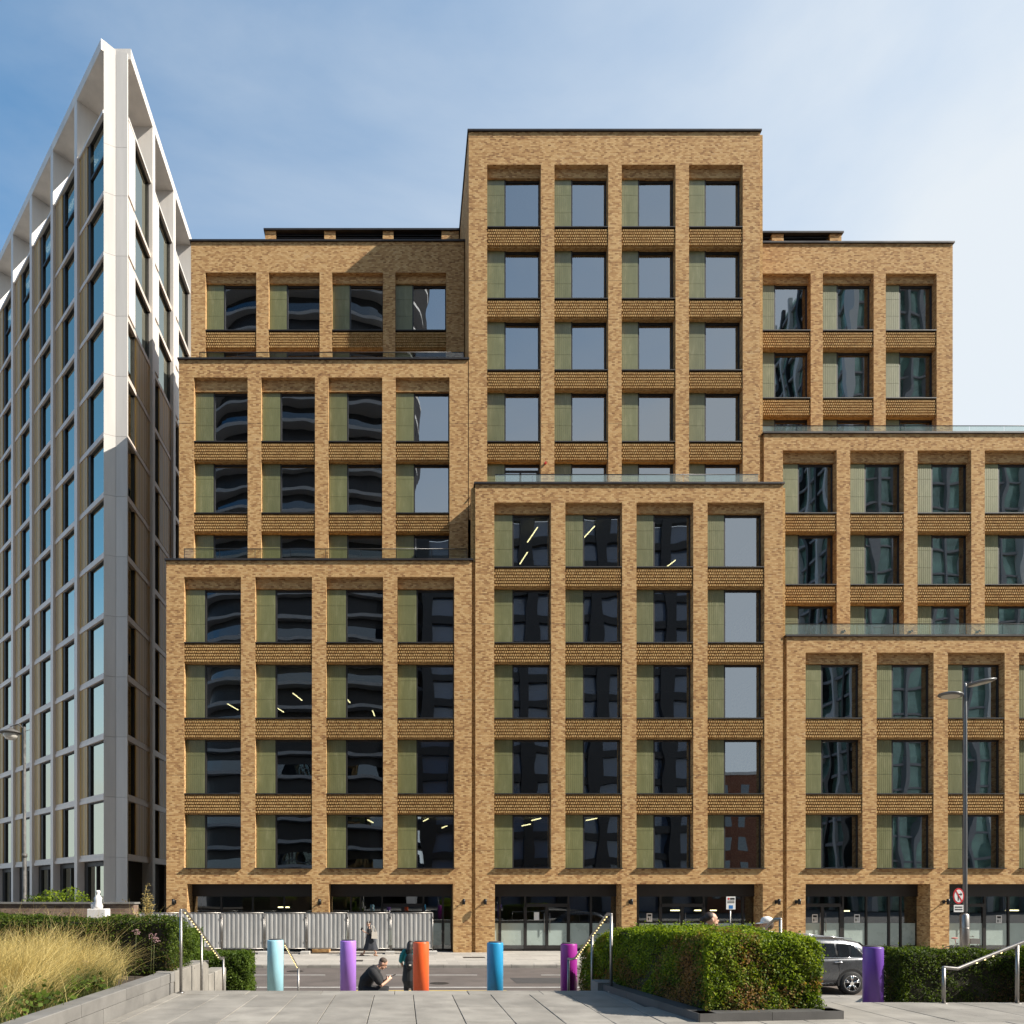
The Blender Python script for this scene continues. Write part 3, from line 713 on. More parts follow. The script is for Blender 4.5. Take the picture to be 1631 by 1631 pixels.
# ------------------------------------------------------------------ buildings across the square, seen mirrored in the windows
M_ctx_dark = mat('dark facade metal', (0.03, 0.03, 0.033), 0.4, 0.4)
M_ctx_glass = glass_mat('curtain wall glass', 2.6, (0.02, 0.025, 0.03), (0.7, 0.8, 0.9), wob=0.02)
M_ctx_slab = mat('grey balcony soffit', (0.30, 0.30, 0.305), 0.6, var=0.1)
M_ctx_white = mat('pale fin metal', (0.62, 0.62, 0.60), 0.5)
M_ctx_green = glass_mat('green curtain glass', 2.4, (0.5, 0.62, 0.56), (0.75, 0.95, 0.88), wob=0.01)
t1 = empty('curved_balcony_tower', (-16, -52, 0), 'dark tall tower with curved balconies mirrored in the left block windows', 'building')
def rounded(cx, cy, hx, hy, e, n=48):
    return [(cx + hx*math.copysign(abs(math.cos(a))**e, math.cos(a)), cy + hy*math.copysign(abs(math.sin(a))**e, math.sin(a))) for a in [2*math.pi*k/n for k in range(n)]]
MB().prism(rounded(-16, -52, 17, 11, .6), 0, 122).build('core', M_ctx_dark, t1)
for k in range(34):
    z = 3.6*k + 3
    off = 1.2*math.sin(k*0.9)
    MB().prism(rounded(-16+off*.4, -52, 19.3+off*.3, 12.8+off*.5, .62), z, z+.5).build('balcony_slab', M_ctx_slab, t1)
    if k % 2: MB().prism(rounded(-16+off*.4, -52, 17.6, 11.6, .62), z+.5, z+2.2).build('glazing_band', M_ctx_glass, t1)
t2 = empty('grid_framed_block', (25, -50, 0), 'dark grid framed office block mirrored in the middle block windows', 'building')
MB().box(2.4, 47, -66, -39.0, 0, 60).build('glazing', mat('dusk blue spandrel glass', (0.09, 0.13, 0.21), 0.1, 0.0, spec=1.0), t2)
for i in range(9): MB().box(2.2+i*5.4, 4.0+i*5.4, -39.6, -38, 0, 61).build('pier', M_ctx_dark, t2)
for k in range(15): MB().box(2.2, 47.2, -39.4, -38.3, 3.6+k*4.05, 4.7+k*4.05).build('band', M_ctx_dark, t2)
t3 = empty('low_brick_terrace', (55, -50, 0), 'low brick building with flat roof mirrored in the middle block right windows', 'building')
MB().box(48.6, 61, -60, -42, 0, 22).build('wall', M_brick_red, t3); MB().box(48.4, 61.2, -60.2, -41.8, 22, 22.5).build('cornice', M_ctx_white, t3)
for i in range(4):
    for k in range(5): MB().box(49.8+i*2.9, 51.2+i*2.9, -42.02, -41.95, 2+k*4, 4.4+k*4).build('window', M_ctx_glass, t3)
t4 = empty('pale_finned_tower', (100, -56, 0), 'tall green glass tower with pale fins mirrored in the right block windows', 'building')
MB().box(76, 126, -72, -44, 0, 118).build('glazing', M_ctx_green, t4)
MB().box(76.2, 125.8, -71.8, -44.4, 0, 117.8).build('core', mat('blinds and floors', (0.40, 0.56, 0.50), 0.7, var=0.8, scale=0.25), t4)
for i in range(17):
    MB().box(76+i*3.1-.25, 76+i*3.1+(.75 if i % 3 == 0 else .25), -44, -43.2 + (.5 if i % 3 == 0 else 0), 0, 119).build('fin', M_ctx_white if i % 3 == 0 else M_ctx_slab, t4)
for i in range(1, 9): MB().box(75.2, 76, -44-i*3.2, -43.4-i*3.2, 0, 119).build('fin', M_ctx_white if i % 2 else M_ctx_dark, t4)
for k in range(29): MB().box(75.5, 75.98, -72, -44, 4+k*4, 4.5+k*4).build('band', M_ctx_slab, t4)
for k in range(29): MB().box(76, 126, -43.98, -43.6, 4+k*4, 4.35+k*4).build('band', M_ctx_slab, t4)

# ------------------------------------------------------------------ hoarding
M_corr = mat('galvanised corrugated sheet', (0.42, 0.415, 0.405), 0.45, 0.45, var=0.16, scale=1.4, rnd=0.05, stretch=(2, 2, .4))
M_block = mat('concrete block', (0.42, 0.40, 0.37), 0.9, var=0.15, scale=4)
HD = 35.2
hb = [200, 258, 287+3, 353, 421, 488, 554, 622, 690]
hb = [152, 219, 286, 353, 421, 488, 554, 622, 690]
hx = [PX(p, HD) for p in hb]
hz0, hz1 = PZ(1510, HD)-.02, PZ(1454, HD)
for i in range(len(hx)-1):
    a, b = hx[i]+.03, hx[i+1]-.03
    which = ['panel half hidden behind the low brick wall', 'panel seen just above the dark hedge', 'panel seen above the lit end of the hedge', 'panel behind the step-side shrubs', 'panel behind the pale blue bollard', 'panel between the pale blue and violet bollards', 'panel behind the walking person', 'rightmost panel ending by the brick pier'][i]
    h = empty('hoarding_panel', ((a+b)/2, HD, 0), 'grey corrugated steel hoarding ' + which, 'hoarding', 'hoarding panels on the pavement')
    n = 18; w = (b-a-.06)/n; mb = MB(); pts = []
    for j in range(n):
        x = a+.03+j*w; d = -.011 if j % 2 == 0 else .011
        pts += [(x+.15*w, d), (x+.85*w, d)]
    v = [(x, HD+d, z) for x, d in pts for z in (hz0+.03, hz1-.03)] + [(x, HD+d+.004, z) for x, d in pts for z in (hz0+.03, hz1-.03)]
    f = [(2*j, 2*j+2, 2*j+3, 2*j+1) for j in range(len(pts)-1)]; o_ = 2*len(pts)
    f += [(o_+2*j, o_+2*j+1, o_+2*j+3, o_+2*j+2) for j in range(len(pts)-1)]
    MB().add(v, f).build('corrugated_sheet', M_corr, h)
    MB().tube([(a, HD, .1), (a, HD, hz1)], .022, 8).tube([(b, HD, .1), (b, HD, hz1)], .022, 8).tube([(a, HD, hz1), (b, HD, hz1)], .022, 8).tube([(a, HD, hz0), (b, HD, hz0)], .022, 8).build('frame', M_steel, h)
    for z in (hz1-.25, hz0+.35): MB().box(b-.01, b+.055, HD-.05, HD-.02, z, z+.07).build('clamp', M_steel, h)
    MB().bbox(b-.22, b+.22, HD-.35, HD+.35, .002, .14, .02).build('foot_block', M_block, h)

# ------------------------------------------------------------------ bollards
def bollard(px, d, top_py, w, c, label):
    r = w/2*d/F; z1 = PZ(top_py, d); x = PX(px, d); z0 = .75
    m = mat('bollard paint ' + label.split()[0], c, 0.38, var=0.14, scale=5, bump=0.05, bscale=14, stretch=(1, 1, .35)); spots(m, tuple(x*.45+.03 for x in c), 9.0, 0.035, .3)
    b = empty('bollard', (x, d, z0), label, 'bollard', 'colourful bollards at the foot of the steps')
    prof = [(r, z0), (r, z1-.02), (r-.006, z1-.006), (r-.02, z1-.001), (r-.025, z1)]
    MB().lathe([(a, z) for a, z in prof], 40).build('sleeve', m, b, T(x, d, 0))
    MB().lathe([(r-.03, z1), (r-.032, z1+.012), (r-.05, z1+.018)], 32).build('cap', mat('dark cap', (0.05, 0.05, 0.055), 0.5), b, T(x, d, 0))
    MB().lathe([(r+.03, z0), (r+.03, z0+.03), (r+.002, z0+.035)], 32).build('base_ring', M_steel, b, T(x, d, 0))
bollard(438.5, 14.2, 1497, 25.5, (0.36, 0.66, 0.76), 'pale blue bollard, leftmost of the row')
bollard(554.5, 14.1, 1498, 25.5, (0.36, 0.17, 0.60), 'violet bollard left of the sitting man')
bollard(670.5, 14.0, 1500, 25.5, (0.86, 0.13, 0.03), 'orange bollard beside the person with a backpack')
bollard(788.5, 13.85, 1501, 25.8, (0.02, 0.27, 0.52), 'bright blue bollard between the orange and magenta ones')
bollard(906, 13.7, 1503, 26, (0.30, 0.015, 0.25), 'magenta bollard half behind the right stair handrail')
bollard(1390.5, 12.7, 1508, 29, (0.14, 0.055, 0.34), 'deep purple bollard right of the trimmed hedge, beside the car')

# ------------------------------------------------------------------ handrails with lights
def rail(name_label, pts, posts, leds=True, r=.024):
    e = empty('handrail', (pts[0][0], pts[0][1], posts[0][1]), name_label, 'handrail', 'steel handrails with small lights')
    MB().tube(pts, r, 12, round_cap=True).build('rail', M_steel, e)
    for p, zb in posts: MB().tube([(p[0], p[1], zb), (p[0], p[1], p[2])], r*.95, 12).tube([(p[0], p[1], zb), (p[0], p[1], zb+.02)], r*2.2, 12).build('post', M_steel, e)
    if leds:
        for a, b in leds:
            a, b = Vector(a), Vector(b); n = max(3, int((b-a).length/.12))
            for i in range(n):
                q = a.lerp(b, (i+.5)/n) + Vector((0, -.012, -.018))
                MB().ell(q, (.012, .012, .012), 8, 6).build('led_light', M_led, e)
XL, XR = -3.32, 3.17
lp = [(XL, 10.87, 2.685), (XL, 11.05, 2.685), (XL, 13.15, 1.78), (XL, 13.3, 1.74), (XL, 13.45, 1.74)]
rail('steel stair handrail with lights beside the left planter wall', lp, [((XL, 10.87, 2.68), YP), ((XL, 11.99, 2.27), .95), ((XL, 13.45, 1.74), .75)], [(lp[1], lp[2])])
rp = [(XR, 10.95, 2.62), (XR, 11.15, 2.62), (XR, 13.2, 1.76), (XR-.02, 13.4, 1.72), (XR-.06, 13.5, 1.72)]
rail('steel stair handrail with lights against the left face of the trimmed hedge', rp, [((XR, 10.95, 2.61), YP), ((XR, 12.05, 2.23), .95), ((XR-.06, 13.5, 1.72), .75)], [(rp[1], rp[2])])
mp_ = [(-2.43, 14.75, 1.95), (-2.43, 15.0, 1.9), (-2.43, 16.85, 1.22), (-2.43, 17.0, 1.2)]
rail('steel handrail of the lower steps behind the pale blue bollard', mp_, [((-2.43, 17.0, 1.2), .0), ((-2.43, 14.75, 1.95), .75)], [(mp_[1], mp_[2])])
dR = 9.9
q = [P(1503, 1541, dR), P(1525, 1543, dR), P(1631, 1500, dR), P(1720, 1463, dR)]
rail('steel handrail rising to the right edge in front of the low hedge', q, [(q[0], YP-.02), (P(1620, 1505, dR), YP-.02)], [(P(1548, 1534, dR), P(1600, 1512.5, dR))])
q = [P(1421, 1553, 13.6), P(1428, 1554, 13.6), P(1440, 1547, 14.2), P(1480, 1522, 16)]
rail('short steel handrail just right of the deep purple bollard', q, [(q[0], .75)], False, .03)
q = [P(1236, 1466, 12.0), P(1242, 1466, 12.0), P(1242, 1466, 11.8)]
q = [P(1243, 1464, 12.0), P(1234, 1464, 12.05), P(1208, 1488, 12.9)]
rail('steel handrail end showing above the trimmed hedge by the white cap', q, [(q[0], .75)], False, .026)

# ------------------------------------------------------------------ planters, hedges, grass
pw = empty('left_planter_wall', (-3.6, 8, YP), 'low grey granite planter wall in front of the dry ornamental grass', 'wall')
def wallblocks(x0, x1, ys, z0, z1, m=M_gran):
    for a, b in zip(ys[:-1], ys[1:]): MB().bbox(x0, x1, a+.003, b-.003, z0, z1, .008).build('stone', m, pw)
wallblocks(-3.74, -3.5, [4.0, 5.3, 6.6, 7.9, 9.2, 10.5, 11.15], YP+.145, YP+.29)
wallblocks(-3.73, -3.505, [4.0, 5.9, 7.2, 8.5, 9.8, 11.12], YP-.05, YP+.14)
wallblocks(-3.80, -3.5, [11.16, 12.1, 13.1], .6, YP+.29, M_gran_l)
wallblocks(-3.80, -3.5, [13.12, 14.4], .5, YP+.03, M_gran_l)
struct('garden_bed', MB().box(-30, -3.76, 3.0, 13.0, .2, YP+.2).box(-30, -5.0, 13.0, 19.0, .2, YP+.1), M_soil)
struct('lower_bed', MB().box(-4.99, -3.82, 13.02, 14.6, .2, .9), M_soil)
rpk = empty('planter_kerb', (4.2, 9.9, YP), 'dark granite planter kerb around the trimmed hedge', 'kerb')
def kerbrun(p, q, n, w=.22, h=.1):
    p, q = Vector(p), Vector(q); d = (q-p); l = d.length; d.normalize(); nn = Vector((-d.y, d.x))
    for i in range(n):
        a = p + d*(l*i/n+.003); b = p + d*(l*(i+1)/n-.003)
        MB().prism([tuple(a), tuple(b), tuple(b+nn*w), tuple(a+nn*w)], YP-.03, YP+h).build('kerbstone', M_gran_d, rpk)
kerbrun((3.08, 11.3), (3.46, 8.42), 3); kerbrun((3.47, 8.42), (5.26, 8.62), 2); kerbrun((5.27, 8.62), (5.27, 11.3), 3)
struct('planter_soil', MB().prism([(3.60, 8.58), (5.1, 8.8), (5.1, 11.3), (3.25, 11.3)], YP-.02, YP+.085), M_soil)
MB().box(3.03, 3.4, 11.18, 11.6, .7, YP+.12).build('kerb_end_block', M_gran, rpk)

def leaf_mat(name, stops, brown=None, bthr=0.6, trans=0.42):
    m, nt, b = new_mat(name)
    g = nt.nodes.new('ShaderNodeNewGeometry')
    nz = noise(nt, 2.2, 4)
    t = mnode(nt, 'ADD', mnode(nt, 'MULTIPLY', g.outputs['Random Per Island'], 0.75), mnode(nt, 'MULTIPLY', mnode(nt, 'SUBTRACT', nz, 0.35), 0.75), clamp=True)
    c = ramp(nt, t, stops)
    if brown:
        sz = nt.nodes.new('ShaderNodeSeparateXYZ'); nt.links.new(g.outputs['Position'], sz.inputs[0])
        bz = mnode(nt, 'ADD', noise(nt, 1.5, 3), mnode(nt, 'MULTIPLY', mnode(nt, 'SUBTRACT', 1.9, sz.outputs[2]), .13)); wn = mnode(nt, 'ADD', bz, mnode(nt, 'MULTIPLY', mnode(nt, 'SUBTRACT', g.outputs['Random Per Island'], .5), .22))
        mk = mnode(nt, 'MULTIPLY', mnode(nt, 'SUBTRACT', wn, bthr), 14, clamp=True)
        c = mixc(nt, mk, c, brown)
    nt.links.new(c, b.inputs['Base Color']); b.inputs['Roughness'].default_value = 0.55; b.inputs['Specular IOR Level'].default_value = 0.2
    tr = nt.nodes.new('ShaderNodeBsdfTranslucent'); nt.links.new(mixc(nt, 1.0, c, (1.3, 1.35, 0.5), 'MULTIPLY'), tr.inputs[0])
    mix = nt.nodes.new('ShaderNodeMixShader'); mix.inputs[0].default_value = trans
    o = nt.nodes['Material Output']; nt.links.new(b.outputs[0], mix.inputs[1]); nt.links.new(tr.outputs[0], mix.inputs[2]); nt.links.new(mix.outputs[0], o.inputs[0])
    return m
GREEN = [(0.0, (0.03, 0.055, 0.008)), (0.3, (0.09, 0.145, 0.014)), (0.65, (0.215, 0.28, 0.018)), (1.0, (0.36, 0.41, 0.04))]
M_leaf = leaf_mat('hedge leaf', GREEN, (0.28, 0.155, 0.06), 0.575)
M_leaf_d = leaf_mat('dark hedge leaf', [(0.0, (0.02, 0.034, 0.008)), (0.5, (0.06, 0.095, 0.014)), (1.0, (0.16, 0.21, 0.03))], (0.15, 0.09, 0.045), 0.72)
M_leaf_b = leaf_mat('bright hedge leaf', [(0.0, (0.03, 0.055, 0.01)), (0.5, (0.08, 0.13, 0.018)), (1.0, (0.16, 0.22, 0.035))])
M_twig_and_core = mat('twigs_and_core', (0.03, 0.026, 0.014), 0.9, var=0.4, scale=8)  # shrub stems, and the added dark cores inside the hedges

def leaves(pos, nrm, L0, W0, spread=0.75):
    n = len(pos)
    d = rng.normal(size=(n, 3)); d /= np.linalg.norm(d, axis=1)[:, None]
    nn = nrm + spread*rng.normal(size=(n, 3)); nn /= np.linalg.norm(nn, axis=1)[:, None]
    t = d - nn*(d*nn).sum(1)[:, None]; t /= np.linalg.norm(t, axis=1)[:, None]
    s_ = np.cross(nn, t)
    Ls = (L0*rng.uniform(.6, 1.3, n))[:, None]; Ws = (W0*rng.uniform(.6, 1.3, n))[:, None]
    v = np.stack([pos - t*Ls*.5, pos + s_*Ws*.5 + nn*Ws*.15, pos + t*Ls*.5, pos - s_*Ws*.5 + nn*Ws*.15], 1).reshape(-1, 3)
    f = np.arange(4*n).reshape(-1, 4)
    return v, f
def np_mesh(name, v, f, m):
    me = bpy.data.meshes.new(name); nf, k = f.shape
    me.vertices.add(len(v)); me.vertices.foreach_set('co', v.astype(np.float32).ravel())
    me.loops.add(nf*k); me.loops.foreach_set('vertex_index', f.astype(np.int32).ravel())
    me.polygons.add(nf); me.polygons.foreach_set('loop_start', np.arange(0, nf*k, k, dtype=np.int32))
    me.materials.append(m); me.update(calc_edges=True); me.validate(); return me
def hump(p):
    return (.55*np.sin(p[:, 0]*5.1+1.3*np.sin(p[:, 2]*3.7)) + .6*np.sin(p[:, 1]*4.3+p[:, 2]*5.9) + .5*np.sin(p[:, 0]*11.7+p[:, 1]*9.1+p[:, 2]*12.3) + .35*np.sin(p[:, 0]*23+p[:, 2]*19+p[:, 1]*17))
def hedge(label, poly, z0, z1, dens, m, L0=.034, W0=.02, amp=.022, slope=0.0, faces=None, grp='clipped hedges around the steps'):
    cx = sum(p[0] for p in poly)/len(poly); cy = sum(p[1] for p in poly)/len(poly)
    h = empty('clipped_hedge', (cx, cy, z0), label, 'hedge', grp)
    P_, N_ = [], []
    n = len(poly)
    for i in range(n):
        if faces and i not in faces: continue
        a = np.array(poly[i]); b = np.array(poly[(i+1) % n]); l = np.linalg.norm(b-a); d = (b-a)/l; nn = np.array([d[1], -d[0]])
        if nn @ (np.array([cx, cy]) - a) > 0: nn = -nn
        k = int(l*(z1-z0)*dens); u = rng.uniform(-.01, 1.01, k)[:, None]; z = rng.uniform(z0, z1, k)
        xy = a + u*(b-a); P_.append(np.column_stack([xy, z])); N_.append(np.tile([nn[0], nn[1], .25], (k, 1)))
    # top by triangle fan
    for i in range(1, n-1):
        a, b, c = (np.array(poly[j]) for j in (0, i, i+1)); ar = abs((b-a)[0]*(c-a)[1]-(b-a)[1]*(c-a)[0])/2
        k = int(ar*dens); r1 = np.sqrt(rng.uniform(size=k))[:, None]; r2 = rng.uniform(size=k)[:, None]
        xy = a*(1-r1) + b*r1*(1-r2) + c*r1*r2
        P_.append(np.column_stack([xy, np.full(k, z1)])); N_.append(np.tile([0, 0, 1.0], (k, 1)))
    p = np.concatenate(P_); nr_ = np.concatenate(N_)
    dep = hump(p)*amp - np.abs(rng.normal(size=len(p)))*.055 + (rng.uniform(size=len(p)) < .05)*rng.uniform(.0, .085, len(p))
    p = p + nr_*dep[:, None]
    p[:, 2] += slope*(p[:, 0]-cx)
    # round the shoulders and let the outline wander
    ed = np.full(len(p), 9.0)
    for i in range(n):
        a = np.array(poly[i]); b = np.array(poly[(i+1) % n]); d = (b-a)/np.linalg.norm(b-a); nn = np.array([d[1], -d[0]])
        if nn @ (np.array([cx, cy]) - a) < 0: nn = -nn
        dist = (p[:, :2]-a) @ nn; ed = np.minimum(ed, dist)
    top = nr_[:, 2] > .9
    p[top, 2] -= .13*np.clip(1-ed[top]/.2, 0, 1.2)**2
    tz = np.clip((p[:, 2]-(z1-.2))/.2, 0, 1); side_ = ~top
    p[side_, :2] -= nr_[side_, :2]*(.12*tz[side_]**2)[:, None]
    p[:, 2] += .02*np.sin(p[:, 0]*3.1+p[:, 1]*2.3) + .015*np.sin(p[:, 0]*7.3-p[:, 1]*5.1)
    v, f = leaves(p, nr_, L0, W0)
    me = np_mesh('foliage', v, f, m); o = bpy.data.objects.new('foliage', me); link(o, h); o['kind'] = 'stuff'
    pi = [(cx+(x-cx)*(1-.13/max(.2, math.hypot(x-cx, y-cy))), cy+(y-cy)*(1-.13/max(.2, math.hypot(x-cx, y-cy)))) for x, y in poly]
    MB().prism(pi, z0, z1-.1).build('light_block_core', M_twig_and_core, h)  # solid dark core added inside the leaves to block light
    return h
hedge('trimmed box hedge in the dark granite planter, with dry brown patches', [(3.30, 11.3), (3.64, 8.64), (5.10, 8.78), (5.02, 11.4)], YP+.04, 2.44, 6400, M_leaf, .036, .022, .03)
hedge('long dark hedge behind the dry grass on the left', [(-13, 14.2), (-6.9, 11.9), (-3.58, 11.25), (-3.58, 12.3), (-7.0, 12.9), (-13, 15.2)], YP+.1, 2.57, 3300, M_leaf_d, .04, .024, .02, faces=(0, 1, 2))
hedge('bright green shrub block beside the left stair wall, upper of two', [(-4.55, 13.15), (-3.86, 13.15), (-3.86, 14.1), (-4.55, 14.1)], .85, 2.27, 5000, M_leaf_b, .04, .025, .02)
hedge('small green shrub block at the foot of the left stair wall', [(-4.2, 14.7), (-3.13, 14.75), (-3.13, 15.4), (-4.2, 15.4)], .0, 1.75, 4200, M_leaf_b, .045, .028, .03)
hedge('small low hedge behind the right stair handrail, left of the trimmed hedge', [(3.3, 12.6), (4.4, 12.6), (4.4, 13.4), (3.3, 13.4)], .75, 2.0, 4200, M_leaf, .04, .025, .03)
hedge('mid-height hedge between the stair handrail and the big trimmed hedge', [(3.34, 11.5), (4.6, 11.5), (4.6, 12.5), (3.34, 12.5)], .75, 2.26, 4200, M_leaf, .04, .025, .03)
hedge('low dark hedge behind the right handrail near the grey car', [(8.63, 12.45), (10.6, 12.3), (11.2, 12.6), (8.75, 13.3)], .75, 1.97, 4600, M_leaf_d, .038, .024, .025)
hedge('taller hedge cut off by the right edge of the picture', [(10.45, 11.9), (12.4, 11.9), (12.4, 12.28), (10.45, 12.28)], .75, 2.1, 4000, M_leaf, .04, .025, .025)

# dry ornamental grass: arching ribbons
def grass_mat(name, a, b, c):
    m, nt, bb = new_mat(name); g = nt.nodes.new('ShaderNodeNewGeometry')
    cc = ramp(nt, mnode(nt, 'ADD', mnode(nt, 'MULTIPLY', g.outputs['Random Per Island'], .6), mnode(nt, 'MULTIPLY', mnode(nt, 'SUBTRACT', noise(nt, 1.7, 3), .3), 1.0), clamp=True), [(0, tuple(x*.45 for x in a)), (.2, a), (.55, b), (1, c)]); nt.links.new(cc, bb.inputs['Base Color']); bb.inputs['Roughness'].default_value = .6
    tr = nt.nodes.new('ShaderNodeBsdfTranslucent'); nt.links.new(cc, tr.inputs[0]); mix = nt.nodes.new('ShaderNodeMixShader'); mix.inputs[0].default_value = .35
    o = nt.nodes['Material Output']; nt.links.new(bb.outputs[0], mix.inputs[1]); nt.links.new(tr.outputs[0], mix.inputs[2]); nt.links.new(mix.outputs[0], o.inputs[0]); return m
M_straw = grass_mat('straw grass', (0.48, 0.36, 0.11), (0.66, 0.52, 0.19), (0.78, 0.66, 0.34))
M_gg = grass_mat('green grass', (0.055, 0.075, 0.018), (0.11, 0.135, 0.035), (0.24, 0.23, 0.07))
def blades(n, xr, yr, zb, hr, lean, w, tuft=0, seg=5, mask=None):
    x = rng.uniform(*xr, n); y = rng.uniform(*yr, n)
    if tuft:
        tx = rng.uniform(*xr, tuft); ty = rng.uniform(*yr, tuft); k = rng.integers(0, tuft, n)
        x = tx[k] + rng.normal(size=n)*.09; y = ty[k] + rng.normal(size=n)*.09
    h = rng.uniform(*hr, n); a = rng.uniform(0, 2*np.pi, n); ln = lean*rng.uniform(.15, 1.2, n)*h
    # wind-blown to the right
    dx = np.cos(a)*ln + .38*h*rng.uniform(.2, 1.2, n); dy = np.sin(a)*ln*.8
    t = np.linspace(0, 1, seg+1)
    px = x[:, None] + dx[:, None]*t**2; py = y[:, None] + dy[:, None]*t**2; pz = zb + h[:, None]*(t - .22*t**3*(np.hypot(dx, dy)/h)[:, None])
    wd = w*(1 - .8*t)*1.0
    sa = rng.uniform(0, np.pi, n); sx = np.cos(sa)*.8+.2; sy = np.sin(sa)*.5
    v = np.stack([np.stack([px - sx[:, None]*wd, py - sy[:, None]*wd, pz], -1), np.stack([px + sx[:, None]*wd, py + sy[:, None]*wd, pz], -1)], 2)  # n,seg+1,2,3
    base = (np.arange(n)*(seg+1)*2)[:, None, None]
    i = np.arange(seg)[None, :, None]*2
    f = (base + i + np.array([0, 1, 3, 2])[None, None, :]).reshape(-1, 4)
    return v.reshape(-1, 3), f
def stuff(name, v, f, m, label, cat):
    o = bpy.data.objects.new(name, np_mesh(name, v, f, m)); link(o); tag(o, label, cat, kind='stuff'); return o
parts = [blades(12500, (-9.5, -4.4), (7.0, 11.0), YP+.15, (.45, 1.0), .75, .0042, 44), blades(6500, (-5.8, -4.0), (6.2, 10.4), YP+.15, (.3, .75), .95, .004, 40), blades(500, (-9.0, -4.3), (7.4, 10.6), YP+.2, (.85, 1.15), .45, .003, 60), blades(420, (-8.0, -4.4), (11.0, 13.4), YP+.3, (.75, 1.15), .5, .003, 60), blades(4200, (-5.4, -4.1), (8.8, 10.9), YP+.15, (.4, .82), .9, .004, 26), blades(520, (-4.7, -3.9), (6.6, 10.6), YP+.15, (.35, .75), 1.25, .0032, 30, seg=7)]
V = []; Fc = []; b0 = 0
for v, f in parts: V.append(v); Fc.append(f+b0); b0 += len(v)
stuff('dry_grass', np.concatenate(V), np.concatenate(Fc), M_straw, 'dry golden ornamental grass leaning over the left planter', 'grass')
parts = [blades(4200, (-6.4, -3.85), (6.0, 9.6), YP+.15, (.18, .5), .6, .005, 40), blades(2600, (-5.0, -3.95), (8.8, 10.8), YP+.15, (.25, .52), .55, .004, 16)]
V = []; Fc = []; b0 = 0
for v, f in parts: V.append(v); Fc.append(f+b0); b0 += len(v)
stuff('green_grass', np.concatenate(V), np.concatenate(Fc), M_gg, 'greener grass clumps along the left planter edge', 'grass')
n = 3600
p = np.column_stack([rng.uniform(-5.6, -3.76, n), rng.uniform(5.6, 9.4, n), YP+.18+np.abs(rng.normal(size=n))*.09])
hump_ = .10*(np.sin(p[:, 0]*6)+np.sin(p[:, 1]*5+1)); p[:, 2] += np.clip(hump_, 0, 1)
v, f = leaves(p, np.tile([0, -.2, 1.0], (n, 1)), .075, .05, .8)
stuff('ground_cover', v, f, M_leaf_b, 'leafy green ground cover at the bottom left planter edge', 'plants')
# faded pink flower heads
M_pink = mat('faded pink flowers', (0.22, 0.13, 0.13), 0.8, var=0.3, scale=20)
M_stem = mat('green stem', (0.09, 0.10, 0.03), 0.7)
for i, (px, py, d, lb) in enumerate(((218, 1484, 10.9, 'upper'), (243, 1490, 10.8, 'middle'), (247, 1496, 10.7, 'lower right'), (133, 1533, 9.6, 'leftmost'))):
    q = P(px, py, d); fl = empty('flower', (q.x, q.y, YP+.2), lb + ' faded pink flower head among the dry grass', 'flower', 'faded flowers in the grass')
    MB().tube([(q.x-.03, q.y, YP+.2), (q.x-.01, q.y, q.z)], .0035, 5).build('stem', M_stem, fl)
    mb = MB()
    for k in range(26):
        a = random.uniform(0, 6.28); r_ = random.uniform(.0, .075); mb.ell((q.x+r_*math.cos(a), q.y+r_*math.sin(a), q.z+random.uniform(-.05, .03)), (.010, .010, .008), 6, 4)
    mb.build('bloom', M_pink, fl)
# tall feathery grass plume near the tower foot
q0 = P(232, 1462, 12.6)
pg = empty('grass_plume', (q0.x, q0.y, YP+.15), 'tall feathery grass plume against the dark passage left of the brick building', 'plant')
for k in range(11):
    mb = MB(); s0 = Vector((q0.x-.16+.03*k, q0.y+random.uniform(-.08, .08), YP+.15)); hgt = random.uniform(.75, 1.45) if k else 1.62
    bend = random.uniform(-.22, .28) if k else .16
    cv = lambda t: s0 + Vector((bend*t*t, 0, hgt*(t-.07*t*t)))
    mb.tube([cv(t) for t in (0, .3, .6, .85, 1)], [.004, .004, .003, .003, .002], 4)
    for j in range(44):
        t = random.uniform(.62, 1.0); sgn = random.choice((-1, 1)); ln = random.uniform(.03, .11)*(1.35-t)
        a = cv(t); b = a + Vector((sgn*ln*.7+.4*ln*bend, random.uniform(-.03, .03), ln*.9)); c = b + Vector((sgn*ln*.5+.02, 0, -.2*ln))
        mb.tube([a, b, c], .0016, 3, cap=False); mb.ell(c, (.014, .005, .005), 5, 4)
    mb.build('stem', M_straw, pg)

# ------------------------------------------------------------------ things behind the left hedge
M_wallb = M_brick_red
lw = empty('low_brick_wall', (PX(80, 17), 17, YP), 'low faded brick garden wall behind the dry grass at the left', 'wall')
MB().box(PX(-60, 17), PX(213, 17), 17, 17.3, YP+.1, PZ(1440, 17)).build('brickwork', brick_mat('faded pink brick', [(0, (.12, .075, .055)), (.5, (.22, .15, .115)), (1, (.3, .22, .17))], (.25, .21, .17)), lw)
MB().box(PX(-62, 17), PX(215, 17), 16.96, 17.34, PZ(1440, 17)+.002, PZ(1437, 17)).build('coping', M_gran, lw)
sx, sy = PX(156, 16.5), 16.5
M_wstone = mat('white painted stone', (0.72, 0.70, 0.68), 0.6, var=0.06)
sg = empty('statuette', (sx, sy, PZ(1452, 16.5)), 'small white statuette on a white plinth above the left hedge', 'statue')
zb = PZ(1453, 16.5); zt = PZ(1418, 16.5)
MB().bbox(sx-.18, sx+.22, sy-.15, sy+.15, YP+.1, zb+.08, .01).build('plinth', M_wstone, sg)
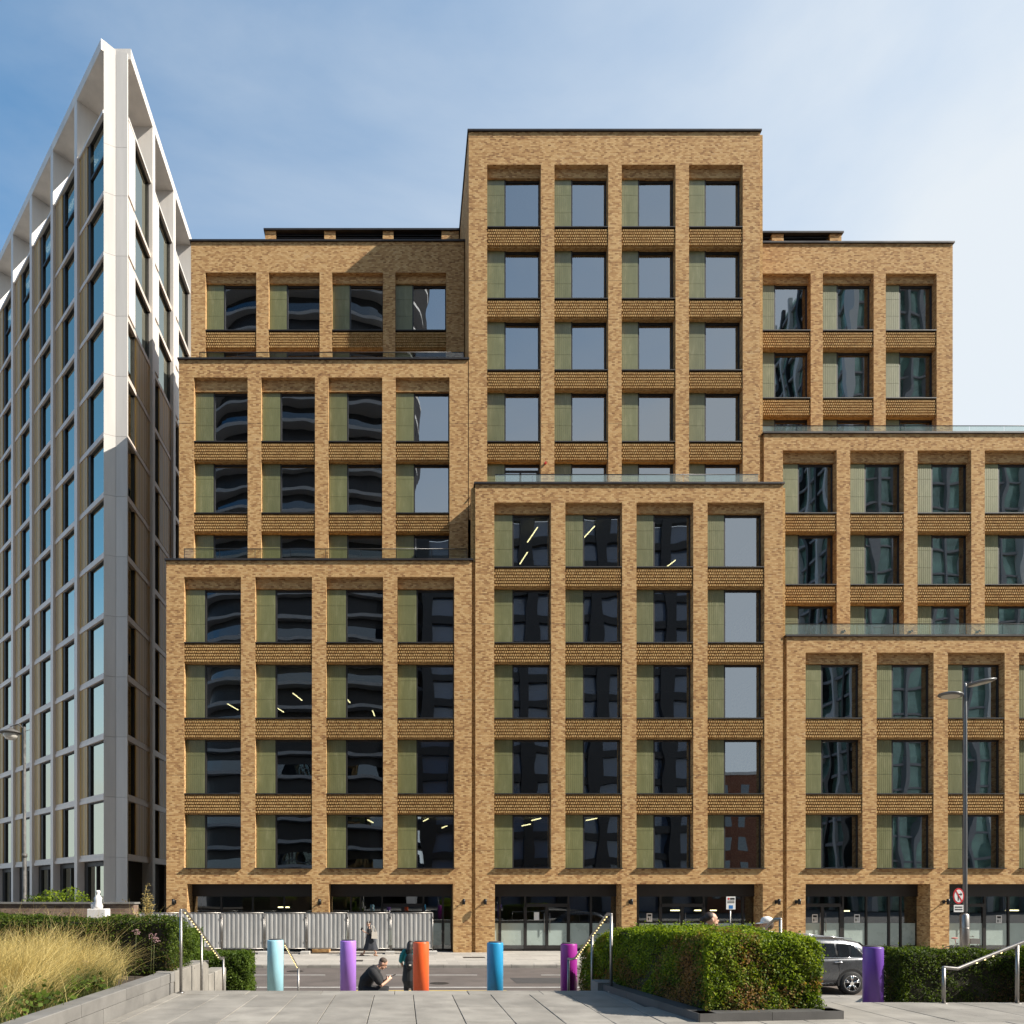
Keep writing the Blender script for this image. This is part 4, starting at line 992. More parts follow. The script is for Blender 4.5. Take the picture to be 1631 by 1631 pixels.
MB().lathe([(.10, zb+.08), (.11, zb+.14), (.075, zb+.24), (.09, zb+.32), (.05, zb+.38), (.03, zb+.41), (.055, zb+.45), (.045, zb+.5), (.012, zt)], 18).ell((-.11, 0, zb+.15), (.05, .05, .08)).build('figure', M_wstone, sg, T(sx, sy, 0))
def shrub(label, c, r, n, m, L0=.07, W0=.035):
    s_ = empty('shrub', (c[0], c[1], YP+.1), label, 'shrub', 'loose shrubs by the brick wall')
    th = rng.normal(size=(n, 3)); th /= np.linalg.norm(th, axis=1)[:, None]
    p = np.array(c) + th*np.array(r)*(rng.uniform(.35, 1, n)**.5)[:, None]*(1+.25*np.sin(th[:, 0]*7+th[:, 2]*6))[:, None]
    v, f = leaves(p, th, L0, W0, .9); o = bpy.data.objects.new('foliage', np_mesh('foliage', v, f, m)); link(o, s_); o['kind'] = 'stuff'
    mb = MB()
    for k in range(6): mb.tube([(c[0]+random.uniform(-.08, .08), c[1], YP+.1), (c[0]+random.uniform(-.7, .7)*r[0], c[1]+random.uniform(-.5, .5)*r[1], c[2]+random.uniform(-.2, .6)*r[2])], [.02, .006], 5)
    mb.build('stems', M_twig_and_core, s_)
shrub('loose green shrub above the brick wall left of the statuette', (PX(100, 18.3), 18.3, 2.72), (.62, .4, .34), 1500, M_leaf)
shrub('small grey green shrub above the brick wall under the tower corner', (PX(62, 18.4), 18.4, 2.68), (.4, .3, .26), 700, M_leaf_d)
shrub('thin dry shrub right of the statuette', (PX(190, 18.0), 18.0, 2.45), (.45, .3, .3), 500, leaf_mat('dry leaf', [(0, (.12, .08, .04)), (1, (.3, .22, .12))]), .05, .02)

# street lamp at the far left: old lantern on a bracket
dl = 30.2
ll = empty('street_lamp', (PX(39, dl), dl, 0), 'old street lamp with a hanging lantern at the left edge before the tower', 'street lamp', 'street lamps')
M_lp = mat('weathered lamp post paint', (0.10, 0.095, 0.09), 0.6, 0.2, var=0.5, scale=6)
x = PX(39, dl); zt = PZ(1158, dl)
MB().tube([(x, dl, 0), (x, dl, 1.2), (x, dl, 1.25), (x, dl, 4.5), (x, dl, 4.55), (x, dl, zt)], [.13, .12, .085, .08, .065, .05], 14).tube([(x, dl, 4.45), (x, dl, 4.6)], .11, 14).tube([(x, dl, 1.15), (x, dl, 1.3)], .15, 14).build('post', M_lp, ll)
lx = PX(17, dl); lz = PZ(1164, dl)
MB().tube([(x, dl, zt-.15), (x-.15, dl, zt+.05), ((x+lx)/2, dl, zt+.12), (lx, dl, zt+.02), (lx, dl, lz+.1)], .022, 8).tube([(x+.25, dl, zt-.1), (x-.2, dl, zt-.25)], .014, 6).build('bracket', M_lp, ll)
MB().lathe([(.06, lz+.14), (.10, lz+.08), (.40, lz-.05), (.42, lz-.1), (.38, lz-.1)], 24).build('hood', M_lp, ll, T(lx, dl, 0))
MB().lathe([(.30, lz-.1), (.28, lz-.22), (.2, lz-.33), (.08, lz-.38), (.01, lz-.39)], 20).build('lantern_globe', mat('opal glass', (.62, .6, .55), .25), ll, T(lx, dl, 0))

# street lamp with two discs, right
dr = 30.6; xr = PX(1537, dr)
rl = empty('street_lamp', (xr, dr, 0), 'slim grey street lamp with two round flat lamp heads at the right', 'street lamp', 'street lamps')
M_grey = mat('grey lamp paint', (0.16, 0.165, 0.17), 0.4, 0.4, var=0.1)
zt = PZ(1090, dr)
MB().tube([(xr, dr, 2.2), (xr, dr, zt-1.5), (xr, dr, zt)], [.085, .075, .065], 14, round_cap=True).build('post', M_grey, rl)
MB().tube([(xr-.02, dr, 0), (xr-.02, dr, 2.02), (xr-.02, dr, 2.1)], [.17, .165, .09], 18).tube([(xr-.02, dr, 1.45), (xr-.02, dr, 1.49)], .175, 18).build('base_sleeve', M_steel, rl)
for (pa, pb), cy, tilt in (((1497, 1531), 1107, -.12), ((1541, 1582), 1087, .17)):
    a, b = PX(pa, dr), PX(pb, dr); z = PZ(cy, dr); r_ = abs(b-a)/2; cxx = (a+b)/2; s_ = 1 if cxx > xr else -1
    Mx = T(cxx, dr, z) @ Matrix.Rotation(-tilt*1.0 if s_ > 0 else -tilt*.9, 4, 'Y')
    hd = MB().lathe([(.12, -.05), (r_*.86, -.06), (r_, -.02), (r_, .015), (r_*.8, .06), (.15, .1)], 32).build('lamp_head', M_grey, rl, Mx)
    MB().lathe([(r_*.75, -.066), (r_*.74, -.07)], 28).build('diffuser', mat('lamp diffuser', (.55, .55, .5), .4), hd, Mx)
    zz = zt-.35 if s_ < 0 else zt-.1
    MB().tube([(xr, dr, zz-.1), (xr+s_*.25, dr, z+.0), (cxx-s_*r_*.8, dr, z)], .035, 8).build('arm', M_grey, rl)
# no right turn sign on the post
M_signw = mat('white sign face', (.75, .75, .73), .45); M_signr = mat('red sign ring', (.55, .03, .04), .45); M_signb = mat('black sign print', (.015, .015, .016), .5); M_signbl = mat('blue sign print', (.02, .16, .45), .45)
ys = dr - .13; sxx = PX(1527, ys); szz = PZ(1427, ys); rr = 8.7*ys/F; rz = rr*1.3
ts = empty('traffic_sign', (sxx, ys, szz), 'round red ringed no right turn sign on the slim street lamp', 'sign')
def disc(r, y0, y1, k=1.0, n=32): return MB().prism_y([(r*math.cos(2*math.pi*i/n), r*k*math.sin(2*math.pi*i/n)) for i in range(n)], y0, y1)
Ms = T(sxx, ys, szz)
disc(rr, 0, .02, 1.45).build('plate', M_signr, ts, Ms); disc(rr*.78, -.004, 0, 1.48).build('face', M_signw, ts, Ms)
MB().prism_y([(-.045, -.2), (.0, -.2), (.0, .04), (.08, .04), (.08, -.01), (.15, .065), (.08, .14), (.08, .09), (-.045, .09)], -.007, -.0042).build('arrow', M_signb, ts, Ms)
c_, s_ = math.cos(.9), math.sin(.9)
MB().prism_y([(-.19*c_-.02, .26*s_-.02), (-.19*c_+.02, .26*s_+.02), (.19*c_+.02, -.26*s_+.02), (.19*c_-.02, -.26*s_-.02)], -.01, -.0072).build('red_bar', M_signr, ts, Ms)
p2 = tag(MB().box(-.2, .2, 0, .015, -.15, .15).build('sub_plate', M_signw, None, T(PX(1527, ys), ys, PZ(1447, ys))), 'small white plate with two dark lines under the round sign', 'sign')
for z in (-.075, .03):
    for i in range(6): MB().box(-.16+i*.055, -.16+i*.055+.04, -.004, -.001, z, z+.055).build('letter', M_signb, p2, T(PX(1527, ys), ys, PZ(1447, ys)))
# parking plate on its own pole
dp = 29.3; xp = PX(1163, dp)
pk = empty('parking_sign', (xp, dp, 0), 'white parking plate with red dot and blue square on a thin pole above the hedge', 'sign')
MB().tube([(xp, dp, 0), (xp, dp, PZ(1429, dp))], .03, 10).build('pole', M_steel, pk)
a, b, z0, z1 = PX(1156, dp), PX(1170.5, dp), PZ(1448.5, dp), PZ(1428, dp)
MB().box(a, b, dp-.05, dp-.035, z0, z1).build('plate', M_signw, pk)
h_ = z1-z0; w_ = b-a
disc(.045, 0, .003, 1.0, 18).build('red_dot', M_signr, pk, T(a+.09, dp-.054, z1-.09))
mb = MB(); mb.box(a+.15, b-.03, dp-.053, dp-.051, z1-.13, z1-.05)
for i in range(2): mb.box(a+.04, b-.04, dp-.053, dp-.051, z1-.2-i*.065, z1-.165-i*.065)
mb.build('print', M_signb, pk)
MB().box(a+.1, b-.1, dp-.053, dp-.051, z0+.03, z0+.17).build('blue_square', M_signbl, pk)

# ------------------------------------------------------------------ bicycle beyond the right hedge
bx_, by_ = PX(1530, 31.0), 31.0
bk = empty('bicycle', (bx_, by_, 0), 'bicycle leaning by the street lamp, handlebar and saddle above the right hedge', 'bicycle')
M_tyre = mat('tyre rubber', (.02, .02, .02), .8); M_bike = mat('bike frame paint', (.5, .5, .52), .35, .3); M_saddle = mat('saddle vinyl', (.45, .12, .1), .5)
def ring(cx, cz, r, t, y=0, n=28): return [(cx+r*math.cos(2*math.pi*i/n), y, cz+r*math.sin(2*math.pi*i/n)) for i in range(n+1)]
Mb = T(bx_, by_, 0)
for cxx in (-.52, .53):
    w = MB().tube(ring(cxx, .34, .33, 0), .018, 8, cap=False).build('wheel', M_tyre, bk, Mb); mb = MB()
    for k in range(14): mb.tube([(cxx, 0, .34), (cxx+.32*math.cos(k*.449), 0, .34+.32*math.sin(k*.449))], .0025, 4)
    mb.build('spokes', M_steel, w, Mb)
MB().tube([(-.52, 0, .34), (-.12, 0, .3), (-.2, 0, .8), (-.52, 0, .34)], .016, 8).tube([(-.12, 0, .3), (.36, 0, .72)], .018, 8).tube([(-.2, 0, .8), (.36, 0, .84)], .016, 8).tube([(.53, 0, .34), (.36, 0, .72), (.33, 0, .98)], .016, 8).build('frame', M_bike, bk, Mb)
MB().tube([(.33, 0, .98), (.32, 0, 1.08), (.36, -.28, 1.1), (.24, -.33, 1.14)], .012, 8).tube([(.32, 0, 1.08), (.36, .28, 1.1), (.24, .33, 1.14)], .012, 8).build('handlebar', M_steel, bk, Mb)
MB().tube([(-.2, 0, .8), (-.24, 0, .98)], .013, 8).ell((-.26, 0, 1.02), (.15, .07, .035)).build('saddle', M_saddle, bk, Mb)
MB().box(.3, .72, -.16, .16, .78, 1.0).build('basket', M_steel, bk, Mb)

# ------------------------------------------------------------------ grey estate car at the near kerb
M_car = mat('metallic grey paint', (.14, .145, .155), .28, .75, var=.03)
M_carg = mat('dark car glass', (.012, .013, .015), .05, 0, spec=1.0); M_trim = mat('black trim', (.015, .015, .016), .5); M_chrome = mat('chrome', (.75, .75, .75), .12, 1.0)
car_y0 = 21.75; car_x = PX(1357, car_y0) - 1.5
cr = empty('parked_car', (car_x, car_y0+.95, -.12), 'metallic grey sport utility car parked behind the trimmed hedge', 'car')
Mc = T(car_x, car_y0+.97, -.12)
# stations along the length: x, bottom z, sill half width, belt z, belt half width
S = [(-2.45, .50, .62, .80, .60), (-2.36, .34, .80, .92, .80), (-2.0, .26, .92, 1.00, .90), (-1.2, .24, .95, 1.06, .935), (-.2, .24, .96, 1.08, .945), (.9, .24, .96, 1.10, .945), (1.7, .26, .955, 1.13, .93), (2.2, .32, .92, 1.14, .88), (2.42, .42, .84, 1.10, .80), (2.47, .52, .76, .95, .74)]
def sect(x, zb, ws, zt, wb):
    hw = max(ws, wb)
    half = [(0, zb), (ws*.8, zb), (ws*.97, zb+.06), (hw, zb+.25*(zt-zb)), (hw*1.005, zb+.55*(zt-zb)), (hw*.99, zt-.12), (wb, zt-.03), (wb*.93, zt), (0, zt+.03)]
    return [(x, -w, z) for w, z in half] + [(x, w, z) for w, z in reversed(half[1:-1])]
def loft(secs, mb, capends=True):
    n = len(secs[0]); v = [p for s_ in secs for p in s_]; f = []
    for i in range(len(secs)-1):
        for k in range(n): f.append((i*n+k, (i+1)*n+k, (i+1)*n+(k+1) % n, i*n+(k+1) % n))
    f.append(tuple(range(n))); f.append(tuple(reversed(range((len(secs)-1)*n, len(secs)*n))))
    return mb.add(v, f, True)
body = loft([sect(*s_) for s_ in S], MB()).build('body', M_car, cr, Mc)
G = [(-1.25, 1.06, .86, 1.10, .80), (-.62, 1.07, .90, 1.58, .70), (-.2, 1.08, .90, 1.66, .70), (.6, 1.09, .905, 1.695, .70), (1.4, 1.1, .90, 1.67, .685), (1.85, 1.11, .885, 1.60, .66), (2.15, 1.12, .86, 1.36, .70), (2.3, 1.12, .84, 1.16, .80)]
def gsect(x, zb, wb, zt, wt):
    half = [(0, zb), (wb, zb), (wb+(wt-wb)*.8, zb+(zt-zb)*.85), (wt*.96, zt-.015), (wt*.8, zt), (0, zt+.02)]
    return [(x, -w, z) for w, z in half] + [(x, w, z) for w, z in reversed(half[1:-1])]
loft([gsect(*g) for g in G], MB()).build('cabin', M_car, cr, Mc)
def gw(x):
    for a, b in zip(G[:-1], G[1:]):
        if a[0] <= x <= b[0]:
            t = (x-a[0])/(b[0]-a[0]); return [a[i]+(b[i]-a[i])*t for i in range(5)]
def side_pt(x, u, s_, off=.012):
    _, zb, wb, zt, wt = gw(x); z = zb+.02+(zt-zb)*.80*u; w = wb+(wt-wb)*.8*((z-zb)/(.85*(zt-zb)))
    return (x, s_*(w+off), z)
for s_ in (-1, 1):
    for nm, xs_, us in (('side_window', (-.75, -.1, .28), None), ('side_window', (.36, .7, 1.08), None), ('quarter_window', (1.16, 1.5, 1.92), None)):
        bot = [side_pt(x_, .06, s_) for x_ in xs_]; top = [side_pt(x_ if x_ < 1.7 else 1.62, .9, s_) for x_ in xs_]
        if xs_[0] < -.5: top[0] = side_pt(-.42, .86, s_)
        v = bot + top; f = [(0, 1, 4, 3), (1, 2, 5, 4)]
        MB().add(v + [(a, b-s_*.02, c) for a, b, c in v], f + [(7, 6, 9, 10), (8, 7, 10, 11)]).build(nm, M_carg, cr, Mc)
    MB().tube([side_pt(x_, .0, s_, .02) for x_ in (-.85, -.1, .6, 1.3, 1.95)], .012, 6).tube([side_pt(1.95, .03, s_, .02), side_pt(1.7, .95, s_, .02)], .012, 6).build('chrome_strip', M_chrome, cr, Mc)
    MB().tube([(-.4, s_*.66, 1.70), (.2, s_*.665, 1.745), (1.0, s_*.66, 1.745), (1.7, s_*.635, 1.67)], .018, 8).build('roof_rail', M_chrome, cr, Mc)
    for hx_ in (-.1, 1.0): MB().tube([(hx_, s_*.965, .985), (hx_+.2, s_*.965, .99)], .018, 8, round_cap=True).build('door_handle', M_chrome, cr, Mc)
    MB().tube([(-1.1, s_*.95, .34), (1.05, s_*.95, .34)], .02, 6).build('sill_trim', M_chrome, cr, Mc)
    for x_ in (.32, 1.12): MB().box(x_, x_+.008, s_*.955-.008, s_*.955+.008, .36, 1.06).build('door_gap', M_trim, cr, Mc)
    for wx in (-1.45, 1.5):
        arc = [(-.2 + (math.pi+.4)*i/18) for i in range(19)]
        v = []
        for a in arc:
            for r_ in (.365, .43):
                for y in (.90, .972): v.append((wx+r_*math.cos(a), s_*y, .36+r_*math.sin(a)))
        f = []
        for i in range(18):
            o_ = i*4; f += [(o_, o_+4, o_+5, o_+1), (o_+2, o_+3, o_+7, o_+6), (o_+1, o_+5, o_+7, o_+3), (o_, o_+2, o_+6, o_+4)]
        MB().add(v, f).build('wheel_arch', M_trim, cr, Mc)
        Mw = Mc @ T(wx, s_*.875, .355)
        w = MB()
        prof = [(.22, -.11), (.33, -.115), (.352, -.09), (.355, 0), (.352, .09), (.33, .115), (.22, .11)]; n = 36; v = []; f = []
        for r_, y in prof:
            for k in range(n): v.append((r_*math.cos(2*math.pi*k/n), y, r_*math.sin(2*math.pi*k/n)))
        for i in range(len(prof)-1):
            for k in range(n): f.append((i*n+k, (i+1)*n+k, (i+1)*n+(k+1) % n, i*n+(k+1) % n))
        w = MB().add(v, f, True).build('wheel', M_tyre, cr, Mw)
        rm = MB()
        rm.tube([(.235*math.cos(a), s_*.10, .235*math.sin(a)) for a in [2*math.pi*k/32 for k in range(33)]], .014, 6, cap=False)
        for k in range(5):
            for dd in (-.16, .16):
                a = 2*math.pi*k/5+.3; rm.tube([(.05*math.cos(a), s_*.085, .05*math.sin(a)), (.23*math.cos(a+dd), s_*.10, .23*math.sin(a+dd))], [.026, .018], 6)
        rm.tube([(0, s_*.05, 0), (0, s_*.11, 0)], .055, 14); rm.build('rim', M_chrome, w, Mw)
        MB().prism_y([(.22*math.cos(2*math.pi*k/24), .22*math.sin(2*math.pi*k/24)) for k in range(24)], s_*.04-.02, s_*.04+.02).build('brake_disc', M_trim, w, Mw)
    MB().box(2.22, 2.44, s_*.83-.1, s_*.83+.06, .84, .98).build('tail_light', mat('red lens', (.3, .01, .01), .2), cr, Mc)
MB().add([(1.95, -.6, 1.55), (1.95, .6, 1.55), (2.29, .72, 1.17), (2.29, -.72, 1.17)], [(0, 1, 2, 3)]).add([(1.99, -.58, 1.56), (1.99, .58, 1.56), (2.32, .7, 1.18), (2.32, -.7, 1.18)], [(0, 3, 2, 1)]).build('rear_window', M_carg, cr, Mc)

# ------------------------------------------------------------------ people
M_skin = mat('skin light', (.50, .29, .20), .5, var=.05); M_skin2 = mat('skin tan', (.38, .21, .14), .5, var=.05)
M_black = mat('black cotton', (.014, .014, .016), .85, var=.3, scale=12, bump=.2, bscale=30); M_navy = mat('dark skirt cloth', (.022, .024, .032), .85, var=.3, scale=8)
M_hair = mat('dark hair', (.012, .009, .008), .5, var=.3, scale=30); M_hairb = mat('brown short hair', (.06, .038, .024), .7, var=.3, scale=30)
M_teal = mat('teal cotton', (.01, .19, .20), .8, var=.15); M_cream = mat('cream canvas', (.62, .56, .48), .8, var=.1); M_sand = mat('tan leather', (.28, .13, .06), .6)
M_capw = mat('white cap cloth', (.72, .70, .68), .8); M_phone = mat('phone', (.02, .02, .025), .2); M_beige = mat('beige top', (.5, .42, .34), .8, var=.1)
def remesh(name, mb, m, parent, M, voxel=.011, smooth=4):
    me = mb.mesh(name); o = bpy.data.objects.new('tmp', me); col.objects.link(o)
    r = o.modifiers.new('r', 'REMESH'); r.mode = 'VOXEL'; r.voxel_size = voxel; r.use_smooth_shade = True
    s_ = o.modifiers.new('s', 'SMOOTH'); s_.factor = .5; s_.iterations = smooth
    dg = bpy.context.evaluated_depsgraph_get(); nm = bpy.data.meshes.new_from_object(o.evaluated_get(dg))
    bpy.data.objects.remove(o); nm.name = name; nm.materials.clear(); nm.materials.append(m)
    ob = bpy.data.objects.new(name, nm); link(ob, parent, M); return ob
def limb(mb, pts, rad): mb.tube(pts, rad, 12, round_cap=True)
def hand(mb, w, d, up, curl=.5, s_=1):
    # palm plus five fingers from wrist w along d; up is the palm's back
    w, d, up = Vector(w), Vector(d).normalized(), Vector(up).normalized(); side = d.cross(up).normalized()*s_
    c = w + d*.05
    R3 = Matrix((side, d, up)).transposed()
    mb.ell(c, (.04, .055, .018), 10, 8, R3)
    for k, (o, l) in enumerate(((-.03, .065), (-.01, .078), (.011, .073), (.03, .058))):
        a = c + d*.045 + side*o; b = a + d*l*.5 - up*l*.12*curl; e = b + d*l*.4 - up*l*.5*curl
        limb(mb, [a, b, e], [.0098, .0092, .008])
    a = w + d*.025 - side*.032; limb(mb, [a, a+d*.03-side*.025, a+d*.06-side*.028-up*.01], [.012, .011, .009])
def headmesh(mb, c, fwd, s_=1.0):
    # skull, jaw, nose, ears, lips; c is the head centre
    c = Vector(c); fwd = Vector(fwd).normalized(); zz = Vector((0,0,1)); sd_ = fwd.cross(zz).normalized(); up = sd_.cross(fwd).normalized()
    R3 = Matrix((sd_, fwd, up)).transposed(); q = lambda x, y, z: c + R3 @ Vector((x*s_, y*s_, z*s_))
    mb.ell(q(0, -.008, .02), (.077*s_, .097*s_, .098*s_), 18, 14, R3)
    mb.ell(q(0, .022, -.055), (.056*s_, .068*s_, .062*s_), 14, 10, R3)
    mb.ell(q(0, .098, -.025), (.014*s_, .022*s_, .024*s_), 8, 6, R3); mb.ell(q(0, .086, -.062), (.025*s_, .012*s_, .010*s_), 8, 6, R3); mb.ell(q(0, .074, -.1), (.022*s_, .018*s_, .016*s_), 8, 6, R3)
    mb.ell(q(0, .082, .03), (.05*s_, .014*s_, .012*s_), 8, 6, R3)
    for k in (-1, 1): mb.ell(q(k*.08, -.005, -.01), (.012*s_, .022*s_, .034*s_), 8, 6, R3)
    return q, R3
def eyes(q, R3, parent, M):
    mb = MB()
    for k in (-1, 1): mb.ell(q(k*.03, .083, .003), (.011, .006, .006), 8, 6, R3)
    mb.build('eyes', M_hair, parent, M)
# 1 walking person with a tote bag, heading left
px_, dpp = 588, 34.0
M0 = T(PX(px_, dpp), dpp, 0)
pr = empty('person', M0.translation, 'person in black top and dark long skirt walking left past the hoarding, holding a phone', 'person', 'people')
b = MB(); q, R3 = headmesh(b, (-.03, 0, 1.52), (-1, -.05, -.22))
limb(b, [(0, 0, 1.28), (-.02, 0, 1.44)], [.055, .048])
b.ell((.02, 0, 1.18), (.105, .17, .2)); b.ell((.03, 0, .95), (.12, .16, .17))
for s_, hip, kn, an, toe in ((-1, (.03, -.09, .9), (.17, -.09, .5), (.33, -.08, .13), (.25, -.08, .04)), (1, (.02, .09, .9), (-.16, .09, .52), (-.26, .08, .1), (-.42, .08, .05))):
    limb(b, [hip, kn, an], [.085, .058, .036]); limb(b, [an, ((an[0]+toe[0])/2-.01, an[1], an[2]*.5+.03), toe], [.036, .035, .025])
limb(b, [(.02, -.17, 1.31), (-.02, -.2, 1.06), (-.24, -.14, 1.15)], [.05, .04, .028]); hand(b, (-.25, -.14, 1.16), (-.7, .1, .75), (.6, 0, .6), .7)
limb(b, [(.02, .17, 1.31), (.04, .21, 1.05), (-.12, .2, .92)], [.05, .04, .028]); hand(b, (-.13, .2, .91), (-.6, 0, -.6), (-.6, 0, .6), .6)
remesh('body', b, M_skin, pr, M0, .009); eyes(q, R3, pr, M0)
c = MB(); c.ell((.02, 0, 1.18), (.125, .185, .21)); c.ell((.03, 0, 1.0), (.13, .17, .16)); limb(c, [(.02, -.12, 1.33), (.01, -.19, 1.2), (-.01, -.2, 1.1)], [.07, .066, .06]); limb(c, [(.02, .12, 1.33), (.02, .2, 1.2), (.03, .21, 1.12)], [.07, .066, .06])
remesh('top', c, M_black, pr, M0, .012)
sk = []; prof = [(.14, .13, 1.02), (.17, .17, .92), (.22, .2, .75), (.27, .22, .55), (.33, .24, .36), (.35, .25, .3)]; n = 40; v = []; f = []
for i, (ra, rb, z) in enumerate(prof):
    for k in range(n):
        a = 2*math.pi*k/n; w = 1+.10*math.sin(a*7+i*.6)*(i/5); v.append((.03+.01*i+ra*w*math.cos(a), rb*w*math.sin(a), z+.02*math.sin(a*3)*(i/5)))
for i in range(len(prof)-1):
    for k in range(n): f.append((i*n+k, i*n+(k+1) % n, (i+1)*n+(k+1) % n, (i+1)*n+k))
MB().add(v, f, True).build('skirt', M_navy, pr, M0)
h = MB(); h.ell(q(0, -.022, .045), (.086, .098, .09), 14, 10, R3); h.ell(q(0, -.12, .07), (.045, .045, .045)); remesh('hair', h, M_hair, pr, M0, .012)
MB().tube([q(-.09, 0, .0), q(-.085, -.01, .09), q(0, -.01, .13), q(.085, -.01, .09), q(.09, 0, .0)], .012, 8).ell(q(.092, 0, 0), (.02, .03, .035)).ell(q(-.092, 0, 0), (.02, .03, .035)).build('headphones', M_cream, pr, M0)
for ft in ((.3, -.08, .04, .25), (-.36, .08, .03, 0)):
    MB().ell((ft[0], ft[1], ft[2]), (.13, .05, .025), rot=Matrix.Rotation(ft[3], 3, 'Y')).build('sandal', M_sand, pr, M0)
tb = tag(MB().prism_y([(-.02, .0), (.26, -.02), (.24, .3), (.0, .3)], -.06, .06).tube([(.03, 0, .29), (-.02, .02, .5), (-.03, .1, .6), (.1, .1, .55), (.2, 0, .29)], .012, 6).build('tote_bag', M_cream, None, M0 @ T(.14, -.25, .84)), 'cream tote bag hanging behind the walking person', 'bag')
tag(MB().box(-.04, .04, -.006, .006, -.07, .07).build('phone', M_phone, None, M0 @ T(-.34, -.16, 1.28) @ Matrix.Rotation(.5, 4, 'Y')), 'phone in the raised hand of the walking person', 'phone')

# 2 man sitting on the steps, bent over a phone, facing right
d2 = 15.5; X2 = PX(583, d2); Z2 = .75
M0 = T(X2, d2, Z2)
pr = empty('person', M0.translation, 'short haired man in black sitting on the steps bent over a phone', 'person', 'people')
b = MB(); q, R3 = headmesh(b, (.36, .0, .69), (.85, .0, -.62))
limb(b, [(.2, 0, .56), (.3, 0, .63)], [.07, .062])
b.ell((.0, 0, .12), (.16, .18, .13)); limb(b, [(-.02, 0, .15), (.02, 0, .33), (.17, 0, .52)], [.135, .14, .13]); b.ell((.15, 0, .48), (.12, .2, .1), rot=Matrix.Rotation(.6, 3, 'Y'))
for s_ in (-1, 1):
    limb(b, [(0, s_*.1, .1), (.43, s_*.2, .12), (.36, s_*.16+.12, -.28)], [.1, .07, .05]); limb(b, [(.36, s_*.16+.12, -.3), (.55, s_*.17+.14, -.36)], [.045, .035])
limb(b, [(.17, -.2, .52), (.34, -.24, .25), (.46, -.1, .33)], [.062, .048, .032]); hand(b, (.46, -.1, .33), (.5, .45, .5), (.4, -.7, .3), .8)
limb(b, [(.17, .2, .52), (.32, .26, .24), (.44, .12, .32)], [.062, .048, .032]); hand(b, (.44, .12, .32), (.55, -.4, .45), (.4, .7, .3), .8, -1)
remesh('body', b, M_skin, pr, M0, .008); eyes(q, R3, pr, M0)
c = MB(); c.ell((.0, 0, .14), (.17, .19, .13)); limb(c, [(-.03, 0, .15), (.01, 0, .33), (.17, 0, .52)], [.15, .158, .145]); c.ell((.15, 0, .47), (.13, .215, .115), rot=Matrix.Rotation(.6, 3, 'Y'))
for s_ in (-1, 1): limb(c, [(.15, s_*.17, .52), (.24, s_*.22, .41), (.29, s_*.235, .33)], [.1, .095, .086])
remesh('top', c, M_black, pr, M0, .012)
c = MB(); c.ell((.0, 0, .1), (.175, .195, .11))
for s_ in (-1, 1): limb(c, [(0, s_*.1, .1), (.43, s_*.2, .12), (.37, s_*.16+.12, -.2)], [.115, .085, .065])
remesh('trousers', c, M_black, pr, M0, .013)
h = MB(); h.ell(q(0, -.02, .045), (.083, .094, .08), 14, 10, R3); remesh('hair', h, M_hairb, pr, M0, .01)
for s_ in (-1, 1): MB().ell((.48, s_*.16+.13, -.36), (.14, .05, .045)).build('shoe', M_black, pr, M0)
tag(MB().box(-.075, .075, -.035, .035, -.005, .005).build('phone', M_phone, None, M0 @ T(.57, .0, .43) @ Matrix.Rotation(-.35, 4, 'Y')), 'phone held by the sitting man', 'phone')

# 3 standing person with backpack, seen from behind
d3 = 19.5; M0 = T(PX(653, d3), d3, 0)
pr = empty('person', M0.translation, 'long haired person in teal top standing with a black backpack beside the orange bollard', 'person', 'people')
b = MB(); q, R3 = headmesh(b, (.02, 0, 1.54), (.35, 1, -.1)); limb(b, [(0, 0, 1.32), (.01, 0, 1.46)], [.055, .05])
b.ell((0, 0, 1.2), (.17, .11, .2)); b.ell((0, 0, .95), (.16, .12, .17))
for s_ in (-1, 1):
    limb(b, [(s_*.09, 0, .9), (s_*.1, .02, .5), (s_*.1, 0, .08)], [.09, .06, .038]); limb(b, [(s_*.1, 0, .07), (s_*.11, .16, .035)], [.04, .03])
    limb(b, [(s_*.18, 0, 1.36), (s_*.24, -.01, 1.1), (s_*.2, .16, .96)], [.05, .042, .03]); hand(b, (s_*.2, .17, .95), (-s_*.3, .7, .1), (0, 0, 1), .6, s_)
remesh('body', b, M_skin2, pr, M0, .009); eyes(q, R3, pr, M0)
c = MB(); c.ell((0, 0, 1.2), (.19, .125, .22)); c.ell((0, 0, 1.0), (.175, .13, .15))
for s_ in (-1, 1): limb(c, [(s_*.14, 0, 1.38), (s_*.22, -.01, 1.25), (s_*.245, -.01, 1.12)], [.075, .07, .062])
remesh('top', c, M_teal, pr, M0, .012)
c = MB(); c.ell((0, 0, .95), (.19, .145, .16)); limb(c, [(0, 0, .95), (0, 0, .6)], [.18, .22])
for s_ in (-1, 1): limb(c, [(s_*.09, 0, .9), (s_*.1, .02, .5), (s_*.1, 0, .1)], [.1, .075, .06])
remesh('skirt_and_trousers', c, M_black, pr, M0, .013)
h = MB(); h.ell(q(0, -.03, .03), (.092, .1, .1), 14, 10, R3); limb(h, [q(0, -.07, .02), q(0, -.1, -.12), (-.02, -.12, 1.22)], [.085, .08, .05]); remesh('hair', h, M_hair, pr, M0, .012)
for s_ in (-1, 1): MB().ell((s_*.105, .06, .04), (.05, .13, .04)).build('shoe', M_black, pr, M0)
c = MB(); c.ell((0, -.2, 1.12), (.145, .1, .22)); c.ell((0, -.28, 1.03), (.11, .06, .11)); bp = remesh('backpack', c, M_black, None, M0, .012); tag(bp, 'black backpack worn over the teal top', 'backpack')
